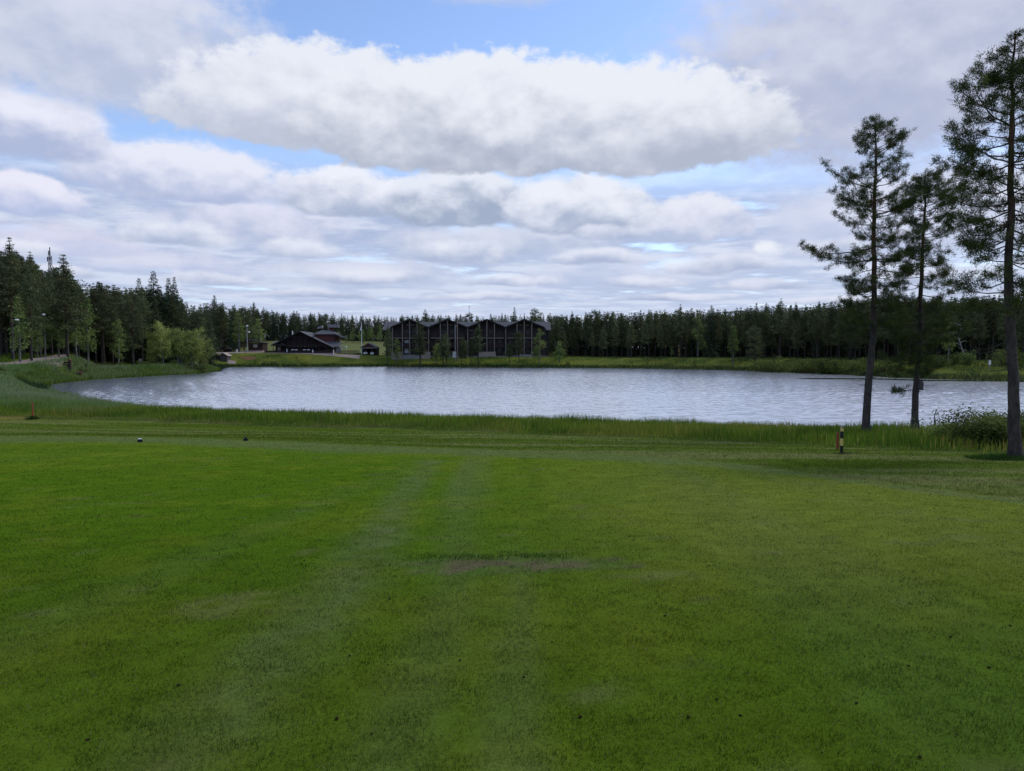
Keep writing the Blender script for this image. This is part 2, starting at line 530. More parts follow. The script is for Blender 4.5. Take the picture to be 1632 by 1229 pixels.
def lawn_albedo(X, Y):
    """colour of the turf itself: mown tee, worn wheel tracks, rough beyond, dry spots"""
    g_tee = np.array([0.062, 0.128, 0.014])
    c = np.ones(np.shape(X) + (3,)) * g_tee
    n1 = fbm(X * 0.35, Y * 0.25, 11); n2 = fbm(X * 1.3, Y * 1.3, 21); n3 = fbm(X * 5, Y * 5, 31, 3)
    c = mix3(c, [0.040, 0.108, 0.010], sstep(0.42, 0.62, n1) * 0.5)             # deep green
    c = mix3(c, [0.048, 0.116, 0.009], sstep(-1.2, -3.2, X) * sstep(24, 15, Y) * sstep(5.5, 8.5, Y) * 0.85)   # lush left part
    c = mix3(c, [0.092, 0.148, 0.018], sstep(0.50, 0.68, n2) * 0.35)             # yellower
    c = mix3(c, [0.098, 0.150, 0.034], sstep(-1.0, 3.5, X) * sstep(26, 12, Y) * sstep(3.5, 8, Y) * 0.75)
    c = c * (1 + 0.22 * sstep(4, 12, Y))[..., None]
    # wheel / mower tracks: blue-grey, thinner turf
    pale = np.array([0.088, 0.146, 0.072])
    d = poly_dist(X, Y, TRACK) + (n2 - .5) * 0.25
    c = mix3(c, pale, sstep(0.55, 0.0, d) * 0.62 * (0.15 + 1.3 * n3) * (.4 + 1.1 * n1))
    d = np.abs(X - 0.02 + 0.05 * np.sin(Y * .8)) ; c = mix3(c, pale, sstep(0.22, 0.05, d) * sstep(9, 6.5, Y) * 0.30)
    d = np.abs(X - 0.42); c = mix3(c, [0.05, 0.112, 0.012], sstep(0.25, 0.05, d) * 0.3)
    d = np.abs(X - 1.9 - 0.11 * Y); c = mix3(c, pale, sstep(0.9, 0.2, d) * 0.15)
    d = np.abs(X + 0.55 + .02 * Y); c = mix3(c, pale, sstep(0.6, 0.2, d) * sstep(9, 14, Y) * 0.35)
    d = poly_dist(X, Y, [(a + 0.95, b) for a, b in TRACK]); c = mix3(c, pale, sstep(0.4, 0.0, d) * 0.28)
    for xb, wb in ((3.1, .45), (4.9, .6), (-3.6, .5)):
        d = np.abs(X - xb - 0.05 * Y); c = mix3(c, pale, sstep(wb, wb * .2, d) * 0.13)
    # the pale ring round the end of the tee and the streaky rough beyond it
    ay = arc_y(X); wid = 0.12 * ay
    c = mix3(c, [0.090, 0.148, 0.076], sstep(wid, wid * 0.3, np.abs(Y - ay) + (n2 - .5) * 1.6) * 0.7)
    be = sstep(0.03, 0.10, (Y - ay) / ay)
    str_ = fbm(X * 0.10 + 3, Y * 1.1 + 0.22 * X, 41, 3)
    c = mix3(c, [0.074, 0.132, 0.036], be * 0.8)
    c = mix3(c, [0.050, 0.100, 0.012], be * sstep(0.5, 0.62, str_) * 0.8)
    c = mix3(c, [0.122, 0.166, 0.080], be * sstep(0.44, 0.34, str_) * 0.75)
    c = mix3(c, [0.200, 0.170, 0.085], sstep(-26, -32, X) * sstep(46, 50, Y) * 0.8 * sstep(.35, .6, n2 * .5 + str_ * .5))
    c = c * np.array([1.30, 1.03, 0.74])
    # dry, worn and bare spots
    soil = np.array([0.122, 0.110, 0.058])
    u = (X - BARE[0]) / 1.02; v = (Y - BARE[1] - 0.08 * np.sin(X * 2.2)) / 0.30
    hole = sstep(1.0, 0.35, u * u + v * v + (fbm(X * 11, Y * 16, 53, 2) - .5) * 3.4 + (fbm(X * 3, Y * 8, 51) - .5) * 2.6)
    c = mix3(c, [0.075, 0.12, 0.035], sstep(1.6, .6, u * u * .7 + v * v * .6 + (n2 - .5)) * 0.5)
    c = mix3(c, soil, hole * 0.95)
    w = lawn_at(385, 960); u = (X - w[0]) / 0.5; v = (Y - w[1]) / 0.22
    c = mix3(c, [0.165, 0.165, 0.062], sstep(1.1, 0.2, u * u + v * v + (fbm(X * 9, Y * 14, 57, 2) - .5) * 3.2) * 0.5)
    c = mix3(c, [0.150, 0.150, 0.065], sstep(0.70, 0.82, fbm(X * 1.9 + 40, Y * 2.6, 61)) * 0.4)
    return c * (0.86 + 0.28 * n3)[..., None] , hole


# ------------------------------------------------------------------ ground sheet
def axis(parts):
    out = []
    for a, b, st in parts:
        out += list(np.arange(a, b, st))
    out.append(parts[-1][1]); return np.array(out)


gx = axis([(-6000, -1200, 800), (-1200, -300, 75), (-300, -130, 6), (-130, -30, 1.6), (-30, -10, 0.6), (-10, 10, 0.16), (10, 30, 0.5), (30, 130, 1.6), (130, 300, 6), (300, 1200, 75), (1200, 6000, 800)])
gy = axis([(-6000, -600, 800), (-600, -60, 60), (-60, 0, 4), (0, 14, 0.16), (14, 62, 0.4), (62, 130, 1.2), (130, 260, 1.2), (260, 420, 5), (420, 1500, 90), (1500, 9000, 900)])
GX, GY = np.meshgrid(gx, gy)
GS = shore_dist(GX, GY)
GZ = land(GX, GY, GS)
GZ = GZ - np.where((GS < 0), 0.0, 0.0)

# albedo by place
LA, HOLE = lawn_albedo(GX, GY)
GZ = GZ - HOLE * 0.025
near = (GY < 90) & (GY < lawn_edge(GX))
c = LA.copy()
nb = fbm(GX / 5.0, GY / 5.0, 71); nb2 = fbm(GX / 22.0, GY / 22.0, 72)
bank = mix3(np.ones(GX.shape + (3,)) * np.array([0.05, 0.075, 0.018]), [0.085, 0.085, 0.035], sstep(.4, .7, nb))
c = mix3(c, bank, 1.0 - near.astype(float))
far = sstep(95, 120, GY)
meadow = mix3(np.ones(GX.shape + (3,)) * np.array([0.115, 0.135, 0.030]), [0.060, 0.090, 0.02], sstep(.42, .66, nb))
meadow = mix3(meadow, [0.200, 0.190, 0.03], sstep(.55, .75, fbm(GX / 9.0, GY / 2.5, 73)) * .5)  # dry meadow yellow, partly far-bank sunlight painted into the colour
floor_ = mix3(np.ones(GX.shape + (3,)) * np.array([0.062, 0.072, 0.022]), [0.105, 0.078, 0.042], sstep(.4, .65, nb2 * .5 + nb * .5))
fw = sstep(20, 34, GS) * (1 - sstep(-98, -90, GX) * sstep(-36, -44, GX) * sstep(300, 260, GY) * sstep(228, 236, GY))
fw = np.where((GX > -45) & (GX < 14), sstep(26, 30, GS), fw)
fw = np.where(GX > 20, sstep(13, 22, GS), fw)
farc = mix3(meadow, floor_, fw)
range_ = sstep(262, 270, GY) * sstep(340, 320, GY) * sstep(-112, -100, GX) * sstep(-30, -40, GX)
farc = mix3(farc, [0.135, 0.150, 0.060], range_)
lb = sstep(-50, -60, GX) * sstep(235, 215, GY)
farc = mix3(farc, [0.085, 0.130, 0.018], lb * sstep(20, 12, GS))
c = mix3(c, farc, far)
c = mix3(c, [0.030, 0.032, 0.018], sstep(0.8, -0.3, GS))
ny, nx = GX.shape
V = np.stack([GX, GY, GZ], -1).reshape(-1, 3)
idx = np.arange(ny * nx).reshape(ny, nx)
Q = np.stack([idx[:-1, :-1], idx[:-1, 1:], idx[1:, 1:], idx[1:, :-1]], -1).reshape(-1, 4)


def principled(name, base=(0.5, 0.5, 0.5), rough=0.7, spec=0.3, metal=0.0):
    m = bpy.data.materials.new(name); m.use_nodes = True
    b = m.node_tree.nodes['Principled BSDF']
    b.inputs['Base Color'].default_value = (*base, 1); b.inputs['Roughness'].default_value = rough
    b.inputs['Specular IOR Level'].default_value = spec; b.inputs['Metallic'].default_value = metal
    return m, m.node_tree, b


def tint_socket(nt):
    a = nt.nodes.new('ShaderNodeAttribute'); a.attribute_name = 'tint'; return a.outputs['Color']


def obj_coord(nt):
    t = nt.nodes.new('ShaderNodeTexCoord'); return t.outputs['Object']


def geo_pos(nt):
    g = nt.nodes.new('ShaderNodeNewGeometry'); return g.outputs['Position']


def bump(nt, b, h, strength=0.3, dist=0.02):
    n = nt.nodes.new('ShaderNodeBump'); n.inputs['Strength'].default_value = strength; n.inputs['Distance'].default_value = dist
    nt.links.new(h.s if isinstance(h, E) else h, n.inputs['Height']); nt.links.new(n.outputs[0], b.inputs['Normal'])


m_ground, nt, b = principled('ground_turf', rough=1.0, spec=0.0); E.nt = nt
p = geo_pos(nt)
n1 = enoise(p, 30.0, 6.0, 0.7); n2 = enoise(p, 2.2, 4.0, 0.6)
f = n1 * 1.1 + n2 * 0.5
mul = nt.nodes.new('ShaderNodeVectorMath'); mul.operation = 'SCALE'
nt.links.new(tint_socket(nt), mul.inputs[0]); nt.links.new((f * 0.9 + 0.28).s, mul.inputs['Scale'])
nt.links.new(mul.outputs[0], b.inputs['Base Color'])
bump(nt, b, n1, 0.8, 0.03)
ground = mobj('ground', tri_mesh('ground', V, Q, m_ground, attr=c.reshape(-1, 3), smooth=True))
tag(ground, kind='structure')

# ------------------------------------------------------------------ water
m_water, nt, b = principled('water', (0.018, 0.024, 0.026), 0.06, 0.5); E.nt = nt
b.inputs['IOR'].default_value = 1.333
p = geo_pos(nt)
mp = nt.nodes.new('ShaderNodeMapping'); nt.links.new(p, mp.inputs[0]); mp.inputs['Scale'].default_value = (0.70, 1.0, 1.0)
mp.inputs['Rotation'].default_value = (0, 0, math.radians(9))
w1 = enoise(mp.outputs[0], 1.5, 1.5, 0.5, 0.3); w2 = enoise(mp.outputs[0], 0.45, 2.0, 0.5, 0.3); w4 = enoise(mp.outputs[0], 0.14, 2.0, 0.5, 0.5); w3 = enoise(mp.outputs[0], 5.0, 3.0, 0.55)
gust = enoise(p, 0.018, 3.0, 0.5)
calm_at = tint_socket(nt)
sp_ = nt.nodes.new('ShaderNodeSeparateColor'); nt.links.new(calm_at, sp_.inputs[0])
calm = E(sp_.outputs[0])
h = (w1 * 0.03 + w3 * 0.006) * (0.55 + gust * 0.9) * calm
bn = nt.nodes.new('ShaderNodeBump'); bn.inputs['Strength'].default_value = 1.0; bn.inputs['Distance'].default_value = 1.0
nt.links.new(h.s, bn.inputs['Height']); nt.links.new(bn.outputs[0], b.inputs['Normal'])
gl_ = nt.nodes.new('ShaderNodeBsdfGlossy'); gl_.inputs['Roughness'].default_value = 0.30; gl_.inputs['Color'].default_value = (0.89, 0.91, 0.95, 1)
nt.links.new(bn.outputs[0], gl_.inputs['Normal']); nt.links.new((calm * (0.16 + 0.09 * gust) + 0.015).s, gl_.inputs['Roughness'])
mxw = nt.nodes.new('ShaderNodeMixShader'); mxw.inputs[0].default_value = 0.86
nt.links.new(b.outputs[0], mxw.inputs[1]); nt.links.new(gl_.outputs[0], mxw.inputs[2])
nt.links.new(mxw.outputs[0], nt.nodes['Material Output'].inputs['Surface'])
wx = axis([(-100, -76, 1.2), (-76, 90, 0.17), (90, 126, 2.0)]); wy = axis([(34, 90, 0.14), (90, 246, 0.21)])
WX, WY = np.meshgrid(wx, wy)
wcx = axis([(-104, 130, 2.0)]); wcy = axis([(32, 250, 2.0)])
WCS = shore_dist(*np.meshgrid(wcx, wcy))
ui = np.interp(wx, wcx, np.arange(len(wcx))); vi = np.interp(wy, wcy, np.arange(len(wcy)))
u0 = np.minimum(ui.astype(int), len(wcx) - 2); v0 = np.minimum(vi.astype(int), len(wcy) - 2); uf = (ui - u0)[None, :]; vf = (vi - v0)[:, None]
WS = (WCS[np.ix_(v0, u0)] * (1 - uf) + WCS[np.ix_(v0, u0 + 1)] * uf) * (1 - vf) + (WCS[np.ix_(v0 + 1, u0)] * (1 - uf) + WCS[np.ix_(v0 + 1, u0 + 1)] * uf) * vf
cellok = (WS.min() < 99)
cal = 1.0 - 0.9 * sstep(-1.6, -0.2, WS)
strip = poly_dist(WX, WY, [tuple(at_z(x, y, 0)[:2]) for x, y in ((1300, 603.5), (1400, 604), (1480, 606.5), (1632, 607.5), (1800, 609))])
cal = cal * (1.0 - 0.93 * sstep(4.0, 1.0, strip))
farstrip = poly_dist(WX, WY, [tuple(at_z(x, y, 0)[:2]) for x, y in ((640, 585.2), (720, 585.6), (860, 586.6), (930, 587.2))])
cal = cal * (1.0 - 0.8 * sstep(3.0, 1.0, farstrip))
ny, nx = WX.shape; idx = np.arange(ny * nx).reshape(ny, nx)
Qw = np.stack([idx[:-1, :-1], idx[:-1, 1:], idx[1:, 1:], idx[1:, :-1]], -1).reshape(-1, 4)
keep = (WS.ravel()[Qw[:, 0]] < 3.2) & ((np.abs(WX).ravel() < 0.80 * WY.ravel() + 12)[Qw[:, 0]])
# wind ripples as real relief: many short crested waves running before the wind
rw = np.random.default_rng(12); WZ = np.zeros_like(WX)
gustf = 0.75 + 0.6 * fbm(WX * .035, WY * .02, 99, 3)
for q in range(30):
    lam = 0.48 * (1.05 / 0.48) ** rw.uniform(0, 1) if q < 24 else rw.uniform(1.5, 3.5); th = rw.normal(-math.pi / 2 + .25, .55); kk = 2 * math.pi / lam
    ph = kk * (math.cos(th) * WX + math.sin(th) * WY) + rw.uniform(0, 6.28) + 1.3 * np.sin(WX * .11 * rw.uniform(.5, 1.5) + WY * .07 + q)
    WZ += (0.023 if q < 24 else 0.009) / kk * np.sin(ph)
WZ *= cal * gustf
Vw = np.stack([WX, WY, WZ], -1).reshape(-1, 3)
water = mobj('water', tri_mesh('water', Vw, Qw[keep], m_water, attr=np.repeat(cal.reshape(-1, 1), 3, 1), smooth=True))
tag(water, kind='structure')


# ------------------------------------------------------------------ draped sheets: dirt road, gravel yard
def drape(name, pts_l, pts_r, mat, lift=0.03, n=60, m=6):
    """a strip between two edge lines, laid on the ground"""
    def rs(pts, n):
        pts = np.array(pts, float); d = np.r_[0, np.cumsum(np.linalg.norm(np.diff(pts, axis=0), axis=1))]
        t = np.linspace(0, d[-1], n)
        return np.stack([np.interp(t, d, pts[:, 0]), np.interp(t, d, pts[:, 1])], 1)
    A = rs(pts_l, n); B = rs(pts_r, n)
    k = np.linspace(0, 1, m)[None, :, None]
    G = A[:, None] * (1 - k) + B[:, None] * k
    Z = land(G[..., 0], G[..., 1]) + lift
    V = np.concatenate([G, Z[..., None]], -1).reshape(-1, 3)
    idx = np.arange(n * m).reshape(n, m)
    Q = np.stack([idx[:-1, :-1], idx[:-1, 1:], idx[1:, 1:], idx[1:, :-1]], -1).reshape(-1, 4)
    o = mobj(name, tri_mesh(name, V, Q, mat, smooth=True)); tag(o, kind='structure'); return o


m_dirt, nt, b = principled('dirt', rough=0.95, spec=0.1); E.nt = nt
p = geo_pos(nt); n1 = enoise(p, 0.8, 6.0, 0.65); n2 = enoise(p, 14.0, 4.0, 0.6)
nt.links.new(emixc(eclamp(n1 * 0.8 + n2 * 0.4 - 0.1), (0.20, 0.150, 0.128), (0.33, 0.27, 0.245)), b.inputs['Base Color'])
bump(nt, b, n2, 0.5, 0.03)


def on(px, Y): return (X_of(px, Y), Y)


WAYS = {
    'road': ([(-140, 96), on(-30, 118), on(10, 119.5), on(60, 122), on(96, 126), on(108, 134), on(118, 146), on(150, 152)],
             [(-140, 102), on(-30, 122), on(10, 123.2), on(45, 128), on(68, 135), on(80, 144), on(96, 154), on(150, 160)]),
    'yard': ([on(300, 252), on(340, 252.5), on(400, 251), on(426, 250.4)], [on(300, 262), on(340, 264), on(400, 258), on(426, 256)]),
    'path': ([on(424, 247.0), on(470, 247.2), on(530, 247.0), on(545, 247.0), on(572, 246.6)], [on(424, 248.4), on(470, 248.4), on(530, 248.4), on(548, 249.5), on(575, 250.2)]),
    'hut_path': ([on(362, 235.2), on(374, 236)], [on(362, 238.5), on(376, 238.5)]),
    'lodge_path': ([on(862, 243), on(875, 247), on(884, 251)], [on(862, 244.4), on(873, 248.6), on(882, 252.6)]),
    'bare': ([on(379, 242), on(387, 240.9), on(394, 240.5), on(401, 241.0), on(410, 242.2)], [on(379, 242.2), on(386, 243.4), on(395, 244.2), on(403, 243.6), on(410, 242.4)]),
}


def in_ways(X, Y):
    r = np.zeros(np.shape(X), bool)
    for a, b in WAYS.values():
        P_ = list(a) + list(b)[::-1]; ins = np.zeros(np.shape(X), bool)
        for (ax, ay), (bx, by) in zip(P_, P_[1:] + P_[:1]):
            if ay != by: ins ^= ((ay > Y) != (by > Y)) & (X < (bx - ax) * (Y - ay) / (by - ay) + ax)
        r |= ins
    return r
# ------------------------------------------------------------------ grasses: each stretch one object that nobody could count
def leaf_mat(name, rough=0.6, transl=0.35, gloss=0.004, per_tree=0.0):
    m = bpy.data.materials.new(name); m.use_nodes = True
    nt = m.node_tree; nt.nodes.clear(); E.nt = nt
    a = tint_socket(nt)
    if per_tree:
        oi = nt.nodes.new('ShaderNodeObjectInfo')
        hs = nt.nodes.new('ShaderNodeHueSaturation')
        nt.links.new(a, hs.inputs['Color'])
        r = E(oi.outputs['Random'])
        nt.links.new((0.5 + (r - 0.5) * 0.05 * per_tree).s, hs.inputs['Hue'])
        r2 = E.op('FRACT', r * 7.31)
        nt.links.new((1.0 + (r2 - 0.5) * 1.3 * per_tree).s, hs.inputs['Value'])
        a = hs.outputs[0]
    d = nt.nodes.new('ShaderNodeBsdfDiffuse'); t = nt.nodes.new('ShaderNodeBsdfTranslucent'); g = nt.nodes.new('ShaderNodeBsdfGlossy')
    nt.links.new(a, d.inputs['Color']); nt.links.new(a, t.inputs['Color'])
    g.inputs['Roughness'].default_value = rough; g.inputs['Color'].default_value = (0.9, 0.95, 0.9, 1)
    mx = nt.nodes.new('ShaderNodeMixShader'); mx.inputs[0].default_value = transl
    nt.links.new(d.outputs[0], mx.inputs[1]); nt.links.new(t.outputs[0], mx.inputs[2])
    fr = nt.nodes.new('ShaderNodeMixShader'); fr.inputs[0].default_value = gloss
    nt.links.new(mx.outputs[0], fr.inputs[1]); nt.links.new(g.outputs[0], fr.inputs[2])
    o = nt.nodes.new('ShaderNodeOutputMaterial'); nt.links.new(fr.outputs[0], o.inputs['Surface'])
    return m


m_blade = leaf_mat('grass_blade', 0.55, 0.42, 0.002)


def blades(name, X, Y, Z, H, Wd, colr, lean=0.35, bend=True, azim=None):
    """one curved blade per point, as triangles"""
    n = len(X)
    a = R.uniform(0, 2 * math.pi, n) if azim is None else azim
    la = R.uniform(0, 2 * math.pi, n); ll = np.abs(R.normal(0, lean, n)) * H
    wx = np.cos(a) * Wd / 2; wy = np.sin(a) * Wd / 2
    ox = np.cos(la) * ll; oy = np.sin(la) * ll
    B = np.stack([X, Y, Z], 1); Wv = np.stack([wx, wy, np.zeros(n)], 1)
    O = np.stack([ox, oy, np.zeros(n)], 1); U = np.stack([np.zeros(n), np.zeros(n), H], 1)
    if bend:
        M = B + U * 0.55 + O * 0.28; T = B + U * 0.97 + O
        V = np.stack([B - Wv, B + Wv, M - Wv * .8, M + Wv * .8, T], 1).reshape(-1, 3)
        i = np.arange(n)[:, None] * 5
        Tr = np.stack([i + [0, 1, 3], i + [0, 3, 2], i + [2, 3, 4]], 1).reshape(-1, 3)
        C = np.repeat(colr, 5, 0)
    else:
        T = B + U + O
        V = np.stack([B - Wv, B + Wv, T], 1).reshape(-1, 3)
        i = np.arange(n)[:, None] * 3
        Tr = (i + [0, 1, 2]).reshape(-1, 3); C = np.repeat(colr, 3, 0)
    o = mobj(name, tri_mesh(name, V, Tr, m_blade, attr=C))
    return o


# mown lawn: blades get fewer and wider with distance
n = int(690000 * GRASS)
u = R.uniform(0, 1, n)
d0, d1 = 2.2, 58.0
Yl = d0 * (d1 / d0) ** (u ** 0.93)                     # density falls about as 1/d^2 overall
Xl = R.uniform(-1, 1, n) * (0.80 * Yl + 1.6)
ok = (Yl < lawn_edge(Xl) + 0.3)
Xl, Yl = Xl[ok], Yl[ok]
cl, hole = lawn_albedo(Xl, Yl)
rough_ = sstep(0.03, 0.12, (Yl - arc_y(Xl)) / arc_y(Xl))
keep = R.uniform(0, 1, len(Xl)) > hole * 0.45
Xl, Yl, cl, rough_, hole = Xl[keep], Yl[keep], cl[keep], rough_[keep], hole[keep]
n = len(Xl)
uu = (Xl - BARE[0]) / 1.0; vv = (Yl - BARE[1] - 0.30) / 0.14
tuft = np.exp(-(uu ** 4 + vv ** 2)) * (fbm(Xl * 3, Yl * 5, 91) > .45)
H = R.uniform(0.011, 0.024, n) * (1 + 1.3 * rough_) * (0.35 + 1.3 * fbm(Xl * 6, Yl * 6, 92, 2)) + 0.055 * tuft * R.uniform(.3, 1, n)
Wd = 0.0022 + 0.00075 * Yl * R.uniform(.6, 1.3, n)
cv = cl * R.uniform(0.55, 1.50, (n, 1)) * (0.60 + 0.80 * fbm(Xl * 4, Yl * 7, 93, 3))[:, None] * np.array([1.0, 1.0, 1.0]) * 1.12
dry = R.uniform(0, 1, n) < 0.035
cv[dry] = np.array([0.20, 0.19, 0.09])
cv = mix3(cv, [0.03, 0.085, 0.012], tuft * .7)
lawn_grass = blades('lawn_grass', Xl, Yl, land(Xl, Yl) - hole * .02 - 0.002, H, Wd, cv, 0.55, bend=False)
tag(lawn_grass, kind='stuff')

# tall bank grass between the lawn and the water
n = int(210000 * GRASS)
Xb = R.uniform(-52, 46, n * 2); Yb = R.uniform(20, 76, n * 2)
sb = shore_dist(Xb, Yb); e = Yb - lawn_edge(Xb)
ok = (e > 0) & (sb > -1.2) & (np.abs(Xb) < 0.76 * Yb + 3) & ((Yb < 68) | (Xb > -40))
Xb, Yb, sb, e = Xb[ok][:n], Yb[ok][:n], sb[ok][:n], e[ok][:n]
n = len(Xb); print('bank blades', n)
clump = fbm(Xb * 0.55, Yb * 0.55, 81); cl2 = fbm(Xb * 0.16, Yb * 0.16, 82)
H = (0.22 + 0.68 * sstep(0, 3.5, e)) * (0.25 + 1.25 * clump) * R.uniform(0.55, 1.1, n)
H *= np.where(Xb < -27, 0.66, 0.76)
cb = np.ones((n, 3)) * np.array([0.070, 0.125, 0.022])
cb = mix3(cb, [0.045, 0.090, 0.020], sstep(.45, .62, clump))
cb = mix3(cb, [0.105, 0.130, 0.034], sstep(.48, .66, cl2) * .7)
cb = mix3(cb, [0.085, 0.125, 0.055], sstep(1.5, -.5, sb) * .6)
tan_ = (R.uniform(0, 1, n) < 0.05 + 0.25 * sstep(13, 18, Xb) * sstep(.5, .6, cl2 + .1 * clump)); cb[tan_] = np.array([0.19, 0.165, 0.075])
cb *= R.uniform(0.7, 1.3, (n, 1)) * np.array([1.9, 1.70, 1.0])
bank_grass = blades('bank_grass', Xb, Yb, land(Xb, Yb, sb) - 0.02, H, R.uniform(0.012, 0.034, n), cb, 0.22)
tag(bank_grass, kind='stuff')

# blue-green sedge standing in the shallows round the left end of the pond
n = int(190000 * GRASS)
Xs = R.uniform(-150, -30, n * 3); Ys = R.uniform(52, 205, n * 3)
ss = shore_dist(Xs, Ys)
band = np.where(Ys > 118, 5.5, np.where(Xs < -66, 30.0, 9.0))
ok = (ss > np.where(Ys > 100, 0.0, -1.0)) & (ss < band) & (np.abs(Xs) < 0.74 * Ys + 4) & (Ys > lawn_edge(Xs) + 2.0)
Xs, Ys, ss = Xs[ok][:n], Ys[ok][:n], ss[ok][:n]; n = len(Xs); print('sedge', n)
cl2 = fbm(Xs * .12, Ys * .12, 83)
H = (0.55 + 0.5 * fbm(Xs * .3, Ys * .3, 84)) * R.uniform(.6, 1.1, n) * np.where(Ys > 104, 1.0, np.where(Xs < -50, .5, .9))
cs = mix3(np.ones((n, 3)) * np.array([0.085, 0.120, 0.062]), [0.060, 0.105, 0.035], sstep(.42, .62, cl2))
cs *= R.uniform(.75, 1.25, (n, 1)) * np.array([2.45, 2.20, 2.05])
sedge = blades('sedge', Xs, Ys, np.maximum(land(Xs, Ys, ss), -0.25) - 0.02, H, R.uniform(0.03, 0.06, n) * (Ys / 90), cs, 0.18)
tag(sedge, kind='stuff')

# meadow grass and herbs on the far and left banks
n = int(170000 * GRASS)
Xf = R.uniform(-150, 130, n * 4); Yf = R.uniform(92, 262, n * 4)
sf = shore_dist(Xf, Yf)
ok = (sf > -0.4) & (sf < 27) & (np.abs(Xf) < 0.74 * Yf + 4) & (R.uniform(0, 1, n * 4) < np.where(sf < 5, 1.0, 0.55))
# keep road, yard and buildings clear
ok &= ~in_ways(Xf, Yf)
ok &= ~((Xf > -48) & (Xf < 15) & (Yf > 246)) & ~((Xf < -55) & (Yf > 246))
Xf, Yf, sf = Xf[ok][:n], Yf[ok][:n], sf[ok][:n]; n = len(Xf); print('far grass', n)
cl1 = fbm(Xf * .25, Yf * .25, 85); cl2 = fbm(Xf * .08, Yf * .2, 86)
leftb = sstep(-62, -72, Xf) * sstep(215, 200, Yf)
H = np.where(sf < 3.0, R.uniform(.35, .9, n), R.uniform(.10, .38, n) * (0.3 + 1.6 * sstep(.35, .75, cl1))) + leftb * sstep(3, 8, sf) * .35 * cl1 * R.uniform(.3, 1, n)
cf = mix3(np.ones((n, 3)) * np.array([0.165, 0.195, 0.028]), [0.080, 0.125, 0.022], sstep(.45, .65, cl1))
cf = mix3(cf, [0.230, 0.220, 0.030], sstep(.5, .62, cl2) * .4 * (Xf < 25))  # yellower dry blades, their colour also carrying painted sun on the far bank
cf = mix3(cf, [0.055, 0.085, 0.030], sstep(3.6, 1.6, sf + (cl1 - .5) * 2))
cf = mix3(cf, [0.170, 0.220, 0.024], leftb * .85)
cf = mix3(cf, [0.105, 0.120, 0.040], sstep(10, 35, Xf) * .75)
cf *= R.uniform(.75, 1.25, (n, 1)) * np.array([.74, .84, 1.0]) * (0.7 + .6 * fbm(Xf * .5, Yf * .35, 88))[:, None]
far_grass = blades('meadow_grass', Xf, Yf, np.maximum(land(Xf, Yf, sf), -.1) - 0.02, H, R.uniform(0.08, 0.16, n), cf, 0.3)
tag(far_grass, kind='stuff')
# ------------------------------------------------------------------ trees
def tube(path, radii, n=7):
    path = np.asarray(path, float); m = len(path)
    tan = np.gradient(path, axis=0); tan /= np.linalg.norm(tan, axis=1)[:, None] + 1e-9
    ref = np.array([0.0, 0.0, 1.0]) if abs(tan[0][2]) < 0.8 else np.array([1.0, 0.0, 0.0])
    u = np.cross(tan, ref); u /= np.linalg.norm(u, axis=1)[:, None] + 1e-9
    w = np.cross(tan, u)
    a = np.arange(n) * 2 * math.pi / n
    V = path[:, None] + (u[:, None] * np.cos(a)[None, :, None] + w[:, None] * np.sin(a)[None, :, None]) * np.asarray(radii)[:, None, None]
    V = V.reshape(-1, 3)
    i = np.arange(m - 1)[:, None] * n + np.arange(n)[None]
    j = np.arange(m - 1)[:, None] * n + (np.arange(n)[None] + 1) % n
    T = np.concatenate([np.stack([i, j, j + n], -1).reshape(-1, 3), np.stack([i, j + n, i + n], -1).reshape(-1, 3)])
    return V, T


class Parts:
    """collects triangles with a colour per vertex"""
    def __init__(s): s.V = []; s.T = []; s.C = []; s.n = 0
    def add(s, V, T, c):
        V = np.asarray(V, float); c = np.broadcast_to(np.asarray(c, float), (len(V), 3))
        s.V.append(V); s.T.append(np.asarray(T) + s.n); s.C.append(c); s.n += len(V)
    def mesh(s, name, mat, smooth=False):
        return tri_mesh(name, np.concatenate(s.V), np.concatenate(s.T), mat, attr=np.concatenate(s.C), smooth=smooth)
    def arrays(s): return np.concatenate(s.V), np.concatenate(s.T), np.concatenate(s.C)


def rnd_dirs(n, r):
    v = r.normal(size=(n, 3)); return v / np.linalg.norm(v, axis=1)[:, None]


def cards(P, ctr, d, L, W, colr, r):
    """needle tufts / leaves: a pointed four-corner leaf at each centre along d"""
    n = len(ctr)
    s = np.cross(d, rnd_dirs(n, r)); s /= np.linalg.norm(s, axis=1)[:, None] + 1e-9
    L = np.broadcast_to(L, n)[:, None]; W = np.broadcast_to(W, n)[:, None]
    V = np.stack([ctr, ctr + d * L * .45 + s * W * .5, ctr + d * L, ctr + d * L * .45 - s * W * .5], 1).reshape(-1, 3)
    i = np.arange(n)[:, None] * 4
    T = np.stack([i + [0, 1, 2], i + [0, 2, 3]], 1).reshape(-1, 3)
    P.add(V, T, np.repeat(colr, 4, 0))


